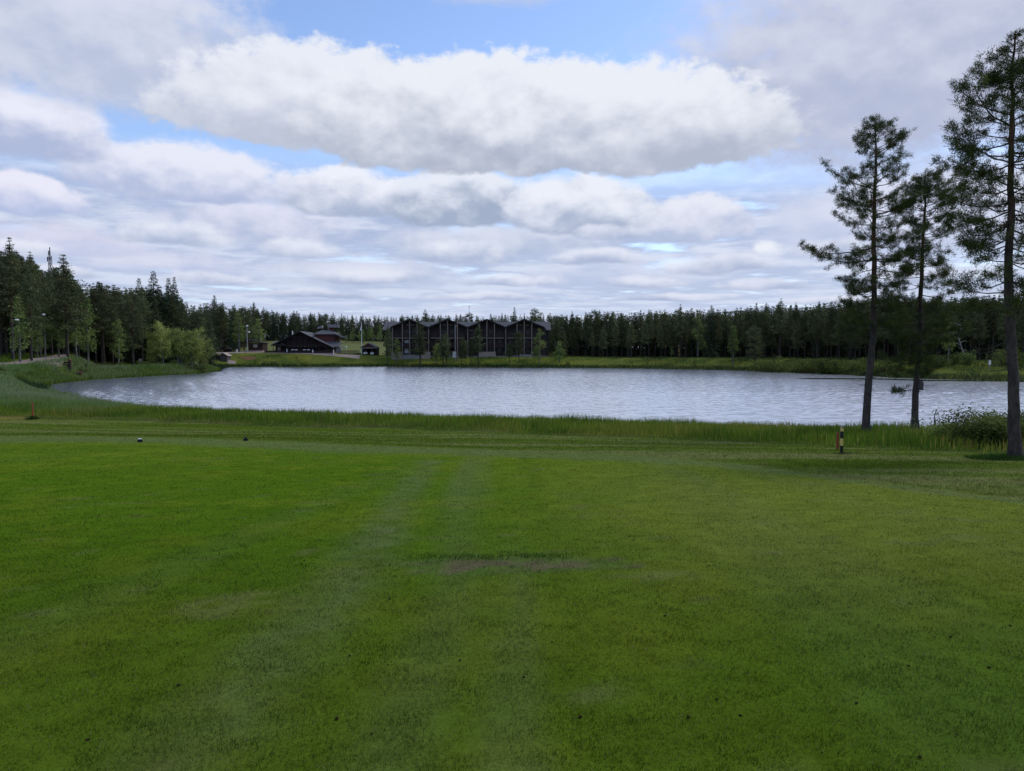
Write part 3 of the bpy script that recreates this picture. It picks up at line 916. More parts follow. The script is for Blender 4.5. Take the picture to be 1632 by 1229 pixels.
def bark_mat(name, low, high, zr, rough=0.9, scale=6.0):
    """bark whose colour changes up the stem, as it does on these trees"""
    m, nt, b = principled(name, rough=rough, spec=0.15); E.nt = nt
    o = obj_coord(nt); sp = nt.nodes.new('ShaderNodeSeparateXYZ'); nt.links.new(o, sp.inputs[0])
    mp = nt.nodes.new('ShaderNodeMapping'); nt.links.new(o, mp.inputs[0]); mp.inputs['Scale'].default_value = (1, 1, 0.35)
    n1 = enoise(mp.outputs[0], scale, 5.0, 0.65); n2 = enoise(mp.outputs[0], scale * 3.5, 4.0, 0.6)
    up = estep(zr[0], zr[1], E(sp.outputs[2]) + (n1 - 0.5) * 3.0)
    c = emixc(up, low, high)
    c = emixc(eclamp((n1 - 0.42) * 6.0), emixc(0.55, c, (0.02, 0.017, 0.015)), c)
    nt.links.new(c, b.inputs['Base Color'])
    bump(nt, b, n1 + n2 * 0.5, 1.0, 0.12)
    return m


m_pbark = bark_mat('pine_bark', (0.092, 0.074, 0.064), (0.150, 0.078, 0.048), (4.5, 10.0))
m_pbark_far = bark_mat('pine_bark_far', (0.060, 0.050, 0.044), (0.125, 0.064, 0.040), (4.0, 10.0), scale=2.5)
m_sbark = bark_mat('spruce_bark', (0.075, 0.062, 0.052), (0.085, 0.070, 0.060), (2, 6), scale=2.5)
m_bbark = bark_mat('birch_bark', (0.17, 0.16, 0.145), (0.24, 0.23, 0.21), (0.3, 3), scale=3.0)
m_dead = bark_mat('dead_wood', (0.33, 0.31, 0.29), (0.36, 0.34, 0.31), (0, 3), scale=4.0)
m_needle_near = leaf_mat('pine_needles', 0.5, 0.22)
m_needle = leaf_mat('needle_crown', 0.6, 0.22, per_tree=0.55)
m_leaf = leaf_mat('leaf_crown', 0.5, 0.40, per_tree=0.5)


def hero_pine(seed, h, lean, r0, prof, crown0, whorl_gap, dens=1.0, low_twigs=(), needle=0.10):
    """full Scots pine: prof rows = (height, reach left, reach right)"""
    r = np.random.default_rng(seed)
    m = 26
    z = np.linspace(0, h, m); t = z / h
    wob = np.stack([np.cumsum(r.normal(0, .022, m)), np.cumsum(r.normal(0, .022, m))], 1)
    wob -= wob[0]; wob -= t[:, None] * wob[-1]
    path = np.stack([lean[0] * t + wob[:, 0] + 0.10 * np.sin(t * 3) * np.sign(lean[0] + 1e-6), lean[1] * t + wob[:, 1], z - 0.15 * (t == 0)], 1)
    rad = r0 * (1 - t) ** 0.75 * 0.92 + 0.015 + r0 * 0.55 * np.exp(-z / 0.28)
    trunk = Parts(); V, T = tube(path, rad, 14); trunk.add(V, T, (.5, .5, .5))
    limbs = Parts(); crown = Parts()
    ph = np.array([p[0] for p in prof]); pl = np.array([p[1] for p in prof]); pr = np.array([p[2] for p in prof])

    def stem(zz): return np.array([np.interp(zz, path[:, 2], path[:, 0]), np.interp(zz, path[:, 2], path[:, 1]), zz])

    tips_c, tips_d = [], []
    zz = crown0
    while zz < h - 0.05:
        f = (zz - crown0) / (h - crown0)
        nb = r.integers(4, 7) if f < 0.9 else r.integers(4, 6)
        a0 = r.uniform(0, 6.28)
        for k in range(nb):
            az = a0 + k * 2 * math.pi / nb + r.normal(0, .25)
            ca = math.cos(az)
            L0 = np.interp(zz, ph, pr) if ca > 0 else np.interp(zz, ph, pl)
            Lm = 0.5 * (np.interp(zz, ph, pr) + np.interp(zz, ph, pl))
            L = (abs(ca) * L0 + (1 - abs(ca)) * Lm) * (r.uniform(0.58, 1.08) if f < .8 else r.uniform(.8, 1.0))
            L = max(.10, L * 1.08 - .12)
            if r.uniform() > dens: continue
            zb = zz + r.normal(0, whorl_gap * .2)
            up0 = 0.10 + 0.75 * max(0, f - 0.35) + r.normal(0, .10)
            hd = np.array([math.cos(az), math.sin(az), 0])
            mb = 9
            s = np.linspace(0, 1, mb)
            side = np.array([-hd[1], hd[0], 0]) * r.normal(0, .12)
            droop = -0.22 * (1 - f) + r.normal(0, .05)
            pb = stem(min(zb, h - .02)) + hd * (s * L)[:, None] + side * (L * s ** 2)[:, None]
            pb[:, 2] += L * (up0 * s + droop * np.sin(s * 2.4) + 0.16 * s ** 3) + np.cumsum(r.normal(0, .012 * L, mb)) * (s > 0)
            rb = (0.006 + 0.009 * L) * (1 - s) ** 0.8 + 0.004
            V, T = tube(pb, rb, 5); limbs.add(V, T, (.5, .5, .5))
            # side shoots carry the tufts
            nt_ = max(4, int(L * 4.4))
            bare = 0.22 + 0.25 * (1 - f); n_before = len(tips_c)
            for q in range(nt_):
                u = bare + (1 - bare) * (q + r.uniform(0, 1)) / nt_
                b0 = np.array([np.interp(u, s, pb[:, i]) for i in range(3)])
                tl = (0.14 + 0.34 * L * (1 - u) ** 0.7 * r.uniform(.5, 1.2)) * (0.8 + .4 * r.uniform())
                tl = min(tl, 0.85, .55 * L + .06)
                sg = 1 if q % 2 else -1
                an = az + sg * r.uniform(.5, 1.15)
                td = np.array([math.cos(an), math.sin(an), r.normal(.20, .22)]); td /= np.linalg.norm(td)
                e = b0 + td * tl
                V, T = tube(np.array([b0, b0 + td * tl * .5 + [0, 0, -.02], e]), [.007, .005, .003], 3); limbs.add(V, T, (.5, .5, .5))
                for g in ((.6, 1.0) if tl < .35 else (.5, .75, 1.0)):
                    tips_c.append(b0 + td * tl * g + r.normal(0, .02, 3)); tips_d.append(td * .6 + np.array([0, 0, .55]))
                for _ in range(2):
                    o2 = (r.normal(0, .10, 3) + [0, 0, .05]) * min(1, .35 + L)
                    tips_c.append(e + o2); tips_d.append(o2 * 3 + td * .4 + np.array([0, 0, .5]))
            tips_c.append(pb[-1]); tips_d.append(hd + np.array([0, 0, .6]))
            if L < .5:
                del tips_c[n_before + 3:]; del tips_d[n_before + 3:]
        zz += whorl_gap * r.uniform(.75, 1.25) * (1.0 if f < .8 else .7)
    for _ in range(7):
        zt = r.uniform(.25, .62) * crown0 + .3; az = r.uniform(0, 6.28); L = r.uniform(.06, .28)
        p0 = stem(zt); e = p0 + np.array([math.cos(az), math.sin(az), r.uniform(-.2, .3)]) * (L + r0)
        V, T = tube(np.array([p0, e]), [.018, .008], 4); limbs.add(V, T, (.5, .5, .5))
    for (zt, az, L, leafy) in low_twigs:
        hd = np.array([math.cos(az), math.sin(az), 0]); s = np.linspace(0, 1, 6)
        pb = stem(zt) + hd * (s * L)[:, None]; pb[:, 2] += -0.15 * L * np.sin(s * 2.5) + np.cumsum(r.normal(0, .03 * L, 6)) * (s > 0)
        V, T = tube(pb, .012 * (1 - s) + .004, 4); limbs.add(V, T, (.5, .5, .5))
        for q in range(int(6 + L * 4)):
            u = r.uniform(.25, 1); b0 = np.array([np.interp(u, s, pb[:, i]) for i in range(3)])
            an = az + r.choice([-1, 1]) * r.uniform(.4, 1.2); td = np.array([math.cos(an), math.sin(an), r.normal(0, .35)])
            tl = r.uniform(.12, .38) * L ** .5
            V, T = tube(np.array([b0, b0 + td * tl]), [.005, .002], 3); limbs.add(V, T, (.5, .5, .5))
            if leafy:
                for g in ((.7, 1) if q % 2 else (1,)): tips_c.append(b0 + td * tl * g); tips_d.append(td + np.array([0, 0, .3]))
    Cc = np.array(tips_c); Dd = np.array(tips_d); Dd /= np.linalg.norm(Dd, axis=1)[:, None]
    nneed = 40
    c = np.repeat(Cc, nneed, 0) + r.normal(0, .052, (len(Cc) * nneed, 3))
    d = np.repeat(Dd, nneed, 0) * .55 + rnd_dirs(len(c), r); d /= np.linalg.norm(d, axis=1)[:, None]
    tc = np.repeat(r.uniform(0, 1, len(Cc)), nneed)
    cc = mix3(np.ones((len(c), 3)) * np.array([0.055, 0.076, 0.026]), [0.110, 0.122, 0.036], sstep(.45, 1.0, tc))
    cc *= r.uniform(.75, 1.3, (len(c), 1))
    cards(crown, c, d, needle * 1.28 * r.uniform(.7, 1.25, len(c)), 0.0145 * r.uniform(.7, 1.3, len(c)), cc, r)
    print('hero pine tufts', len(Cc))
    return trunk, limbs, crown


def pine_arrays(seed, h=18.0, lod=1.0, crown_from=0.42, reach=2.4, shape='cone'):
    r = np.random.default_rng(seed)
    trunk = Parts(); crown = Parts()
    z = np.linspace(-0.3, h * .97, 9); t = np.clip(z / h, 0, 1)
    path = np.stack([np.cumsum(r.normal(0, .05, 9)), np.cumsum(r.normal(0, .05, 9)), z], 1)
    V, T = tube(path, 0.19 * h / 18 * (1 - t) ** .8 + .02, 7 if lod > .5 else 4); trunk.add(V, T, (.5, .5, .5))
    c0 = h * crown_from
    gap = 0.55 / max(lod, .35) ** .5
    C, D, S = [], [], []
    zz = c0
    while zz < h:
        f = (zz - c0) / (h - c0)
        if shape == 'cone': L = reach * (min(1, .62 + 1.5 * f) * (1 - f) ** 1.02 + .035)
        elif shape == 'dome': L = reach * (math.sin(min(1, .25 + f) * math.pi * .62) * (1 - f ** 4) + .06)
        else: L = reach * (1 - f) ** .9 + .05
        nb = r.integers(3, 6)
        a0 = r.uniform(0, 6.3)
        for k in range(nb):
            if r.uniform() < .12: continue
            az = a0 + 6.283 * k / nb + r.normal(0, .3); Lb = L * r.uniform(.6, 1.15)
            x0 = np.interp(zz, path[:, 2], path[:, 0]); y0 = np.interp(zz, path[:, 2], path[:, 1])
            slope = -0.12 + .75 * f + r.normal(0, .1)
            s = np.array([0, .5, 1.0])
            if lod > .5:
                pb = np.stack([x0 + math.cos(az) * Lb * s, y0 + math.sin(az) * Lb * s, zz + Lb * (slope * s - .1 * np.sin(s * 3.14))], 1)
                V, T = tube(pb, [.045, .03, .01], 3); trunk.add(V, T, (.5, .5, .5))
            m = max(1, int(round((1.2 + Lb * 1.7) * lod ** .5)))
            for q in range(m):
                u = r.uniform(.3, 1.02) if Lb > .5 else r.uniform(.2, 1)
                C.append([x0 + math.cos(az) * Lb * u, y0 + math.sin(az) * Lb * u, zz + Lb * (slope * u - .1 * math.sin(u * 3.14)) + r.normal(0, .06)])
                D.append([math.cos(az), math.sin(az), .5]); S.append((.32 + .22 * min(1, Lb / 2)) * min(1, .35 + 2.5 * (1 - f)))
        zz += gap * r.uniform(.7, 1.3)
    C = np.array(C); D = np.array(D); S = np.array(S)
    k = max(8, int(20 * lod))
    c = np.repeat(C, k, 0) + r.normal(0, 1, (len(C) * k, 3)) * np.repeat(S, k)[:, None] * np.array([.62, .62, .34])
    d = np.repeat(D, k, 0) * .5 + rnd_dirs(len(c), r); d /= np.linalg.norm(d, axis=1)[:, None]
    tc = np.repeat(r.uniform(0, 1, len(C)), k)
    col_ = mix3(np.ones((len(c), 3)) * np.array([0.084, 0.102, 0.050]), [0.145, 0.160, 0.070], sstep(.3, 1, tc)) * r.uniform(.75, 1.3, (len(c), 1))
    sc = 1.0 / max(lod, .3) ** .45; fatc = 1.3 if lod < .5 else 1.0
    zs = np.repeat(np.clip(S / .4, .42, 1.0), k)
    cards(crown, c, d, .36 * sc * fatc * zs * r.uniform(.6, 1.3, len(c)), .13 * sc * fatc * zs, col_, r)
    return trunk, crown


def spruce_arrays(seed, h=18.0, lod=1.0, reach=1.9):
    r = np.random.default_rng(seed)
    trunk = Parts(); crown = Parts()
    V, T = tube(np.array([[0, 0, -.3], [0, 0, h * .5], [0, 0, h]]), [.18 * h / 18, .11, .015], 6); trunk.add(V, T, (.5, .5, .5))
    C, D, S = [], [], []
    zz = h * .07; gap = .42 / max(lod, .35) ** .5
    while zz < h - .1:
        f = zz / h; L = reach * ((1 - f) ** .72) * r.uniform(.75, 1.1) + .07
        nb = r.integers(5, 8)
        for k in range(nb):
            az = 6.283 * (k + r.uniform()) / nb; Lb = L * r.uniform(.65, 1.12)
            m = max(1, int(round((1 + Lb * 2.0) * lod ** .5)))
            for q in range(m):
                u = r.uniform(.25, 1)
                S.append(.24 * min(1, .3 + 2.2 * (1 - f))); C.append([math.cos(az) * Lb * u, math.sin(az) * Lb * u, zz - Lb * u * (.45 - .35 * f) + .12 * Lb * u * u]); D.append([math.cos(az), math.sin(az), -.35])
        zz += gap * r.uniform(.7, 1.3) * (.45 + .55 * min(1, 2.2 * (1 - f)))
    C = np.array(C); D = np.array(D); S = np.array(S); k = max(5, int(10 * lod))
    c = np.repeat(C, k, 0) + r.normal(0, 1, (len(C) * k, 3)) * np.repeat(S, k)[:, None] * np.array([.55, .55, .35])
    d = np.repeat(D, k, 0) + rnd_dirs(len(c), r) * .8; d /= np.linalg.norm(d, axis=1)[:, None]
    col_ = np.ones((len(c), 3)) * np.array([0.068, 0.094, 0.050]) * r.uniform(.7, 1.35, (len(c), 1))
    sc = 1.0 / max(lod, .3) ** .45; fatc = 1.3 if lod < .5 else 1.0
    zs = np.repeat(np.clip(S / .24, .42, 1.0), k)
    cards(crown, c, d, .36 * sc * fatc * zs * r.uniform(.6, 1.3, len(c)), .12 * sc * fatc * zs, col_, r)
    return trunk, crown


def leafy_arrays(seed, h=11.0, reach=2.2, crown_from=.22, stems=1, lod=1.0, colr=(0.070, 0.110, 0.030), spread=0.25, leaf=.22, pointed=True):
    """birch or willow: slim stems, rising limbs, leaf clumps with gaps"""
    r = np.random.default_rng(seed)
    trunk = Parts(); crown = Parts(); C = []; S = []
    for q in range(stems):
        a = r.uniform(0, 6.3); hh = h * (r.uniform(.72, 1.0) if q else 1.0)
        dx, dy = (math.cos(a) * spread * hh, math.sin(a) * spread * hh) if stems > 1 else (r.normal(0, .15), r.normal(0, .15))
        b0 = np.array([math.cos(a), math.sin(a), 0]) * (.35 if stems > 1 else 0)
        t = np.linspace(0, 1, 8)
        path = np.stack([b0[0] + dx * t ** 1.4 + np.cumsum(r.normal(0, .03, 8)), b0[1] + dy * t ** 1.4 + np.cumsum(r.normal(0, .03, 8)), hh * t - .2], 1)
        V, T = tube(path, (.012 * h + .02) * (1 - t) ** .9 / stems ** .3 + .012, 6); trunk.add(V, T, (.5, .5, .5))
        nl = int((hh * 3.2) * (1 if stems == 1 else .75))
        for k in range(nl):
            u = crown_from + (1 - crown_from) * (k + r.uniform()) / nl
            f = (u - crown_from) / (1 - crown_from)
            L = reach * (math.sin((f * .86 + .14) * math.pi) ** .7 if not pointed else (min(1, .45 + 2.2 * f) * (1 - f) ** .7)) * r.uniform(.55, 1.1) / stems ** .35 + .12
            az = r.uniform(0, 6.3)
            p0 = np.array([np.interp(u, t, path[:, i]) for i in range(3)])
            dd = np.array([math.cos(az), math.sin(az), r.uniform(.35, .9)]); e = p0 + dd * L
            e[2] -= .18 * L
            V, T = tube(np.array([p0, p0 + (e - p0) * .5 + [0, 0, .06 * L], e]), [.022, .013, .005], 3); trunk.add(V, T, (.5, .5, .5))
            for g in range(max(1, int(L * 2.2 * lod + .6))):
                C.append(p0 + (e - p0) * r.uniform(.35, 1.05) + r.normal(0, .08, 3)); S.append(.22 + .10 * min(L, 2))
    C = np.array(C); S = np.array(S); k = max(6, int(26 * lod))
    c = np.repeat(C, k, 0) + r.normal(0, 1, (len(C) * k, 3)) * np.repeat(S, k)[:, None] * np.array([.9, .9, .75])
    d = rnd_dirs(len(c), r); d[:, 2] -= .35; d /= np.linalg.norm(d, axis=1)[:, None]
    tc = np.repeat(r.uniform(0, 1, len(C)), k)
    b = np.array(colr)
    col_ = mix3(np.ones((len(c), 3)) * b * .75, b * 1.35, sstep(.2, 1, tc)) * r.uniform(.75, 1.3, (len(c), 1))
    cards(crown, c, d, leaf * r.uniform(.6, 1.3, len(c)), leaf * .6, col_, r)
    return trunk, crown


# ---- library of meshes shared by the copies
LIB = {}


def lib(kind, seed, gen, bark, leaf_m, **kw):
    t, c = gen(seed, **kw)
    LIB.setdefault(kind, []).append((t.mesh(kind + '_trunk', bark, True), c.mesh(kind + '_crown', leaf_m), kw['h'], t, c))


for sd_, cf, rc, shp in ((1, .36, 2.9, 'cone'), (2, .42, 2.6, 'cone'), (3, .30, 3.1, 'cone'), (4, .44, 2.7, 'cone'), (5, .38, 2.5, 'cone'), (6, .28, 3.1, 'dome'), (7, .46, 2.6, 'cone')):
    lib('pine', sd_, pine_arrays, m_pbark_far, m_needle, h=18.0, crown_from=cf, reach=rc, shape=shp)
for sd_, rc in ((11, 2.7), (12, 2.1), (13, 3.1)):
    lib('young_pine', sd_ + 40, pine_arrays, m_pbark_far, m_needle, h=10.0, crown_from=.30 + .02 * (sd_ - 11), reach=1.9, shape='dome' if sd_ == 12 else 'cone')
    lib('spruce', sd_, spruce_arrays, m_sbark, m_needle, h=18.0, reach=rc)
for sd_, rc, cf in ((21, 1.9, .22), (22, 1.6, .28), (23, 2.2, .18), (24, 1.7, .2)):
    lib('birch', sd_, leafy_arrays, m_bbark, m_leaf, h=11.0, reach=rc, crown_from=cf, colr=(0.185, 0.240, 0.075), leaf=.27)
for sd_, rc in ((31, 3.4), (32, 3.0), (33, 3.2)):
    lib('willow', sd_, leafy_arrays, m_bbark, m_leaf, h=10.0, reach=rc, crown_from=.24, stems=4, spread=.22, colr=(0.29, 0.335, 0.10), leaf=.27, pointed=False)
for sd_, rc in ((41, 1.2), (42, 1.5), (43, 1.0)):
    lib('shrub', sd_, leafy_arrays, m_sbark, m_leaf, h=2.4, reach=rc, crown_from=.06, stems=6, spread=.35, colr=(0.115, 0.155, 0.040), leaf=.15, pointed=False, lod=1.4)

TREES = []


def plant(kind, name, px, Y, ytop=None, h=None, label='', cat='tree', group=None, var=None, fat=1.0, ybase=None, parts=True, tilt=0.0):
    """a tree of its own: Empty > trunk, crown; its height from where its top shows"""
    if var is None: var = int(R.integers(len(LIB[kind])))
    tm, cm, h0, _, _ = LIB[kind][var % len(LIB[kind])]
    g = on_ground(px, Y)
    if h is None: h = float(at(px, ytop, Y)[2]) - g[2]
    s = h / h0
    o = thing(name, label, cat, (g[0], g[1], g[2] - 0.05), float(R.uniform(0, 6.28)), group)
    w = s * fat * float(R.uniform(.92, 1.08)) if fat == 1.0 else s * fat
    o.scale = (w, w, s)
    if tilt: o.rotation_euler[1] = tilt
    mobj('trunk', tm, o); mobj('crown', cm, o)
    TREES.append((px, Y, h)); return o
# ------------------------------------------------------------------ the three pines on the near shore
def prof_px(rows, Y, zb):
    """photo rows (y, reach left, reach right in photo pixels) into metres"""
    k = Y / F
    return sorted([(float(at(816, y, Y)[2]) - zb, l * k, r_ * k) for y, l, r_ in rows])


def near_pine(seed, px, Y, ytop, px_top, r0, rows, ycrown, gap, dens, twigs, label):
    g = on_ground(px, Y)
    g[0] = at(px, 705, Y)[0]; g[2] = gz(g[0], Y)
    zb = g[2]
    h = float(at(816, ytop, Y)[2]) - zb
    lean = (float(at(px_top, ytop, Y)[0] - g[0]), 0.0)
    pr = prof_px(rows, Y, zb)
    c0 = float(at(816, ycrown, Y)[2]) - zb
    tw = [(float(at(816, y, Y)[2]) - zb, az, L, lf) for (y, az, L, lf) in twigs]
    t, l, c = hero_pine(seed, h, lean, r0, pr, c0, gap, dens, tw)
    o = thing('pine_tree', label, 'tree', g, 0, 'tall pines on the near shore')
    t.add(*l.arrays()[:2], (.5, .5, .5))
    mobj('trunk', t.mesh('trunk', m_pbark, True), o)
    mobj('crown', c.mesh('crown', m_needle_near), o)
    return o


PI = math.pi
near_pine(101, 1381, 35.0, 189, 1394, 0.188,
          [(188, 3, 3), (205, 16, 16), (230, 36, 36), (260, 45, 50), (278, 48, 50), (292, 72, 52), (320, 62, 60), (345, 74, 64), (380, 86, 66), (404, 104, 72), (420, 70, 72), (445, 66, 55), (475, 72, 50), (500, 64, 45), (522, 84, 46), (545, 34, 30), (560, 20, 20)],
          535, 0.45, 0.88, [(600, PI, .9, 0), (565, 0.3, 1.2, 0), (612, PI * .95, .5, 0), (550, 2.6, 1.2, 0), (585, -.4, 1.0, 0)],
          'tall dark pine with a long low branch, leftmost of the three on the near shore')
near_pine(202, 1457, 36.0, 272, 1474, 0.166,
          [(271, 2, 2), (290, 18, 20), (320, 32, 52), (350, 40, 68), (380, 34, 58), (410, 32, 48), (440, 42, 48), (470, 52, 58), (500, 64, 66), (530, 52, 60), (550, 30, 24), (570, 40, 18), (588, 58, 28), (603, 42, 24)],
          596, 0.44, 0.90, [(616, PI, 1.0, 1), (622, PI * 1.02, .9, 1), (608, 0.15, 1.1, 0), (560, PI * .9, 1.3, 0), (556, 0.2, 1.3, 0)],
          'shorter pine with a reddish trunk carrying a nest box, between two taller pines')
near_pine(303, 1620, 20.7, 49, 1619, 0.156,
          [(48, 2, 2), (70, 20, 20), (100, 34, 30), (140, 42, 44), (165, 76, 60), (190, 114, 80), (215, 104, 90), (245, 112, 100), (262, 126, 110), (290, 94, 100), (350, 92, 105), (400, 84, 95), (430, 100, 95), (480, 88, 85), (520, 66, 66), (560, 30, 40), (600, 10, 10)],
          488, 0.37, 0.88, [(540, PI, 1.2, 0), (552, PI * .9, 1.0, 0), (565, PI * 1.1, .9, 0), (545, .2, 1.2, 0), (575, PI, .8, 0), (585, 2.4, .7, 0), (560, 4.2, 1.0, 0), (650, PI, .12, 0)],
          'tallest pine with scaly grey bark at the right edge beside the shrubs')

# nest box on the middle pine
g = at(1467, 622, 35.75)
nb = thing('nest_box', 'small grey wooden nest box on the middle shore pine', 'nest box', (g[0], g[1], g[2]))
m_grey_wood, nt, b = principled('grey_wood', rough=0.85); E.nt = nt
o_ = obj_coord(nt); mp = nt.nodes.new('ShaderNodeMapping'); nt.links.new(o_, mp.inputs[0]); mp.inputs['Scale'].default_value = (8, 8, 1.2)
nt.links.new(emixc(enoise(mp.outputs[0], 3, 5, .6), (0.045, 0.042, 0.042), (0.115, 0.105, 0.10)), b.inputs['Base Color'])
MB().box(-.10, .10, -.09, .09, 0, .42).build('body', m_grey_wood, nb, bevel=.006)
x = MB(); x.prism([(-.14, .49), (.13, .42), (.13, .445), (-.14, .515)], 'x', -.13, .13); x.build('roof', m_grey_wood, nb)
m_black, _, _ = principled('black_paint', (0.012, 0.012, 0.013), 0.6)
MB().bar((0, -.0915, .28), (0, -.094, .28), .025, n=12).build('entrance_hole', m_black, nb)

# ------------------------------------------------------------------ shrubs on the near shore at the right
for i, (px, Y, h, lab) in enumerate([
        (1600, 26.0, 1.50, 'tallest green willow shrub, against the trunk of the right pine'),
        (1574, 26.5, 1.22, 'bushy green willow shrub just left of the tall one by the right pine'),
        (1546, 27.5, .90, 'low round green shrub standing in the bank grass between the pines'),
        (1640, 26.5, 1.60, 'dense green shrub showing to the right of the rightmost pine'),
        (1522, 29.5, 1.15, 'slim pale shrub sticking up against the water between two pines'),
        (1478, 33.0, 1.55, 'thin airy sapling growing right beside the middle pine')]):
    g = on_ground(px, Y)
    thin = i >= 4
    t, c = leafy_arrays(400 + i, h=h, reach=.34 if thin else .75, crown_from=.10 if thin else .0, stems=4 if thin else 12, spread=.16 if thin else .52, colr=(0.125, 0.175, 0.046) if not thin else (0.11, 0.150, 0.055), leaf=.095, pointed=False, lod=1.1 if thin else 4.5)
    o = thing('willow_shrub', lab, 'shrub', (g[0], g[1], g[2] - .03), 0, 'shrubs on the near shore'); o.scale = (1, 1, 1) if thin else (1.15, 1.15, .80)
    mobj('stems', t.mesh('stems', m_sbark), o); mobj('foliage', c.mesh('foliage', m_leaf), o)
# long grass round the foot of the right pine
n = 2600
gp = on_ground(1612, 20.8)
rr = np.sqrt(R.uniform(0, 1, n)) * 1.0; aa = R.uniform(0, 6.28, n)
Xg = gp[0] - .15 + rr * np.cos(aa) * 1.0; Yg = gp[1] + rr * np.sin(aa) * .8
cg = np.ones((n, 3)) * np.array([0.040, 0.085, 0.016]) * R.uniform(.7, 1.3, (n, 1))
tag(blades('grass_tuft', Xg, Yg, land(Xg, Yg) - .01, R.uniform(.10, .26, n) * (1.15 - rr * .6), R.uniform(.008, .018, n), cg, .5), kind='stuff')

# ------------------------------------------------------------------ left wood
GL = 'dark pines of the wood on the left shore'
LBL = 'dark pine standing in the wood behind the left shore'
special = [
    ('pine', 20, 128, 379, 1, 1.25, 'tall dark pine with a thin spire at the left edge of the photo'),
    ('pine', 52, 134, 401, 3, 1.1, 'loose topped leaning pine, between the spired pine and the lattice mast'),
    ('pine', 108, 136, 402, 2, 1.35, 'big broad pine right of the lattice mast above the dirt road'),
    ('pine', 50, 126, 430, 0, 1.2, 'dense black pine low over the roadside lamp on the left'),
    ('pine', 211, 158, 466, 5, 1.25, 'broad dark pine with bare trunk, left of the willow clump'),
    ('pine', 166, 153, 452, 3, 1.2, 'dark pine beside the slim green birch at the left shore'),
    ('spruce', 224, 178, 443, 0, 1.3, 'pointed spruce, leftmost of the four spires above the willows'),
    ('spruce', 247, 178, 431, 2, 1.35, 'tallest pointed spruce above the willow clump'),
    ('spruce', 271, 180, 442, 1, 1.35, 'narrow dark spruce, third of the four spires above the willows'),
    ('spruce', 280, 181, 440, 1, .95, 'thinnest spruce spire above the right side of the willow clump'),
]
for kind, px, Y, yt, var, fat, lab in special:
    plant(kind, 'pine_tree' if kind == 'pine' else 'spruce_tree', px, Y, yt, label=lab, var=var, fat=fat, group=GL if kind == 'pine' else 'spruces above the willow clump')


def skyline(px):
    xs = [-120, 0, 20, 50, 75, 106, 130, 160, 200, 247, 290, 310, 343, 370, 405, 450, 520, 600, 680, 760, 800, 860, 900, 950, 1000, 1050, 1100, 1140, 1190, 1240, 1280, 1330, 1400, 1500, 1632, 1760]
    ys = [400, 398, 395, 408, 428, 420, 452, 446, 455, 456, 468, 484, 480, 486, 488, 494, 499, 502, 500, 502, 500, 500, 499, 495, 494, 492, 490, 492, 488, 482, 484, 478, 472, 472, 466, 460]
    return np.interp(px, xs, ys)


rnd = np.random.default_rng(55)
left_rows = [(px, Y) for px, Y in zip(np.linspace(-28, 322, 46) + rnd.normal(0, 4, 46), 0 * np.linspace(0, 1, 46))]
for i, (px, _) in enumerate(left_rows):
    base = np.interp(px, [-30, 60, 110, 140, 330], [122, 132, 142, 152, 182])
    Y = base + rnd.uniform(2, 15)
    yt = skyline(px) + abs(rnd.normal(0, 16)) + 3
    plant('pine', 'pine_tree', px, Y, yt, label=LBL, group=GL, fat=rnd.uniform(.95, 1.3))
for px, Y, yt, lab in [
        (32, 124, 470, 'slender pale birch behind the roadside lamp at the far left'),
        (72, 133, 482, 'green birch at the foot of the wood below the lattice mast'),
        (93, 137, 486, 'white stemmed birch between the mast and the broad pine'),
        (122, 139, 494, 'small birch just right of the broad pine above the road'),
        (140, 143, 474, 'tall light green birch right of the broad pine'),
        (188, 152, 509, 'slim young birch in front of dark pines by the left shore'),
        (60, 131, 512, 'low young birch over the bend of the dirt road')]:
    plant('birch', 'birch_tree', px, Y, yt, label=lab, group='birches at the edge of the left wood', fat=1.15)
for px, Y, yt, var, lab in [
        (262, 165, 512, 0, 'tall willow at the left side of the bright shore clump'),
        (285, 168, 520, 1, 'middle willow of the bright clump at the shore point'),
        (306, 171, 520, 2, 'wide willow in the right half of the bright shore clump'),
        (322, 175, 532, 1, 'lowest willow at the right end of the shore point clump'),
        (240, 164, 540, 2, 'small dim willow at the left foot of the bright clump')]:
    plant('willow', 'willow_tree', px, Y, yt, label=lab, var=var, group='willows on the left shore point', fat=.95)
for px, Y, h in [(5, 104, 1.9), (22, 106, 1.6), (45, 112, 1.5), (64, 114, 1.7), (86, 120, 1.4), (104, 124, 1.6), (128, 131, 1.6), (150, 138, 1.5), (172, 146, 1.8), (196, 150, 1.6), (228, 156, 1.7), (252, 160, 1.5), (275, 164, 1.6), (300, 168, 1.7), (318, 172, 2.4)]:
    plant('shrub', 'willow_shrub', px, Y, h=h * (.55 if px < 160 else .9), label='low green bush along the bank behind the sedge on the left', cat='shrub', group='bushes along the left bank', fat=1.3)

